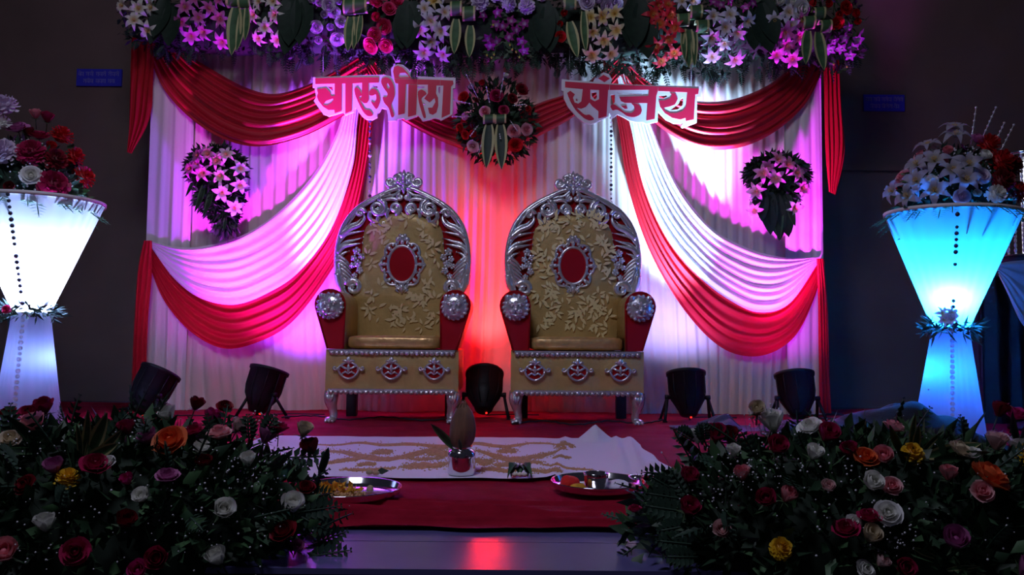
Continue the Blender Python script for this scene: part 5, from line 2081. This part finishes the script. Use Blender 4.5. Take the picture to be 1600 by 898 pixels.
cL = Vector((fl(175, 800, 0).x - .04, -4.13, .02))
bank('dark flower bank of mixed roses at the left front of the stage', Vector((-.99, -4.14, .02)), (.66, .36, .325),
     [(263, 672, 'white', 28), (70, 660, 'crimson', 28), (46, 663, 'crimson', 26), (62, 690, 'pink', 34), (108, 759, 'yellow', 28), (268, 711, 'orange', 44), (238, 700, 'mauve', 30), (150, 745, 'crimson', 36), (173, 736, 'white', 20), (92, 748, 'mauve', 28), (338, 703, 'pink', 34), (300, 696, 'crimson', 30), (312, 718, 'white', 26), (325, 671, 'magenta', 28), (362, 690, 'palepink', 26), (406, 702, 'mauve', 30), (430, 686, 'crimson', 28), (384, 738, 'white', 26), (318, 740, 'darkred', 26), (479, 722, 'darkred', 30), (465, 695, 'cream', 28), (449, 803, 'white', 36), (437, 838, 'darkred', 36), (343, 807, 'white', 34), (343, 876, 'white', 32), (77, 830, 'white', 30), (128, 862, 'crimson', 34), (22, 869, 'pink', 38), (250, 872, 'crimson', 34), (224, 891, 'magenta', 30), (205, 766, 'magenta', 20), (262, 762, 'mauve', 32), (228, 785, 'white', 26), (195, 824, 'darkred', 30), (455, 858, 'mauve', 22), (470, 775, 'darkred', 26), (52, 768, 'darkred', 26), (20, 700, 'cream', 26), (200, 688, 'crimson', 26), (300, 655, 'darkred', 24), (345, 655, 'darkred', 22), (15, 660, 'darkred', 22)],
     [(130, 715, 150, 632, 0), (138, 715, 176, 640, 1), (142, 718, 206, 665, 0), (126, 715, 128, 655, 0), (134, 718, 192, 690, 1), (60, 700, 20, 640, 2), (500, 740, 520, 690, 2), (60, 705, 0, 700, 2), (345, 690, 340, 640, 2), (358, 690, 362, 642, 0)],
     [(440, 715, 510, 712), (470, 800, 530, 790), (490, 850, 540, 830), (480, 870, 545, 860), (20, 690, 10, 630), (390, 690, 385, 648), (410, 685, 428, 648)],
     [(60, 705, 60, 30), (320, 715, 30, 50), (400, 690, 50, 22), (380, 740, 50, 26), (250, 790, 60, 60), (120, 790, 30, 50), (420, 790, 40, 40), (60, 860, 30, 40), (330, 850, 40, 50), (230, 690, 30, 30)], 51, 2300)
bank('dark flower bank of pink and white roses at the right front of the stage', Vector((1.31, -4.14, .02)), (.72, .36, .325),
     [(1098, 708, 'white', 28), (1122, 697, 'crimson', 34), (1146, 702, 'darkred', 30), (1149, 726, 'white', 24), (1163, 757, 'pink', 26), (1213, 688, 'white', 40), (1213, 719, 'crimson', 34), (1270, 688, 'white', 34), (1288, 703, 'crimson', 34), (1268, 730, 'white', 28), (1290, 775, 'palepink', 22), (1200, 793, 'crimson', 32), (1226, 790, 'pink', 28), (1080, 762, 'crimson', 30), (1078, 806, 'crimson', 34), (1132, 834, 'palepink', 30), (1217, 859, 'yellow', 30), (1006, 808, 'crimson', 20), (1330, 722, 'crimson', 28), (1349, 731, 'orange', 32), (1378, 727, 'pink', 30), (1393, 687, 'pink', 28), (1423, 720, 'yellow', 28), (1353, 769, 'white', 32), (1388, 770, 'pink', 26), (1475, 761, 'pink', 26), (1532, 762, 'orange', 48), (1523, 779, 'pink', 28), (1550, 714, 'palepink', 30), (1490, 722, 'cream', 30), (1512, 728, 'white', 26), (1594, 730, 'yellow', 30), (1588, 714, 'white', 26), (1580, 672, 'magenta', 28), (1556, 664, 'darkred', 26), (1380, 811, 'white', 34), (1351, 820, 'crimson', 30), (1320, 836, 'crimson', 34), (1328, 820, 'white', 20), (1351, 846, 'cream', 30), (1485, 854, 'mauve', 36), (1405, 888, 'crimson', 30), (1580, 892, 'mauve', 36), (1343, 890, 'white', 26), (1366, 880, 'palepink', 22), (1184, 655, 'cream', 26)],
     [(1425, 705, 1422, 640, 0), (1430, 708, 1432, 660, 1), (1440, 708, 1470, 668, 0), (1410, 708, 1375, 655, 2), (1450, 712, 1530, 690, 1), (1460, 720, 1540, 700, 2), (1590, 690, 1565, 632, 2), (1598, 690, 1600, 640, 2), (1100, 720, 1050, 672, 2), (1080, 730, 1075, 705, 2), (1480, 890, 1530, 880, 0), (1460, 870, 1415, 850, 0), (1490, 895, 1540, 895, 0), (1585, 700, 1600, 668, 2)],
     [(1070, 780, 1010, 770), (1060, 800, 1015, 800), (1080, 820, 1030, 830), (1060, 770, 1020, 745), (1080, 850, 1028, 845), (1090, 870, 1040, 870), (1085, 690, 1058, 672), (1100, 690, 1100, 662), (1075, 800, 1010, 790), (1075, 760, 1005, 785)],
     [(1195, 665, 60, 14), (1150, 745, 70, 34), (1180, 730, 50, 30), (1250, 720, 30, 30), (1390, 840, 70, 26), (1290, 800, 40, 50), (1400, 740, 30, 50), (1120, 780, 40, 30), (1540, 820, 30, 50), (1300, 740, 30, 30)], 52, 2500)
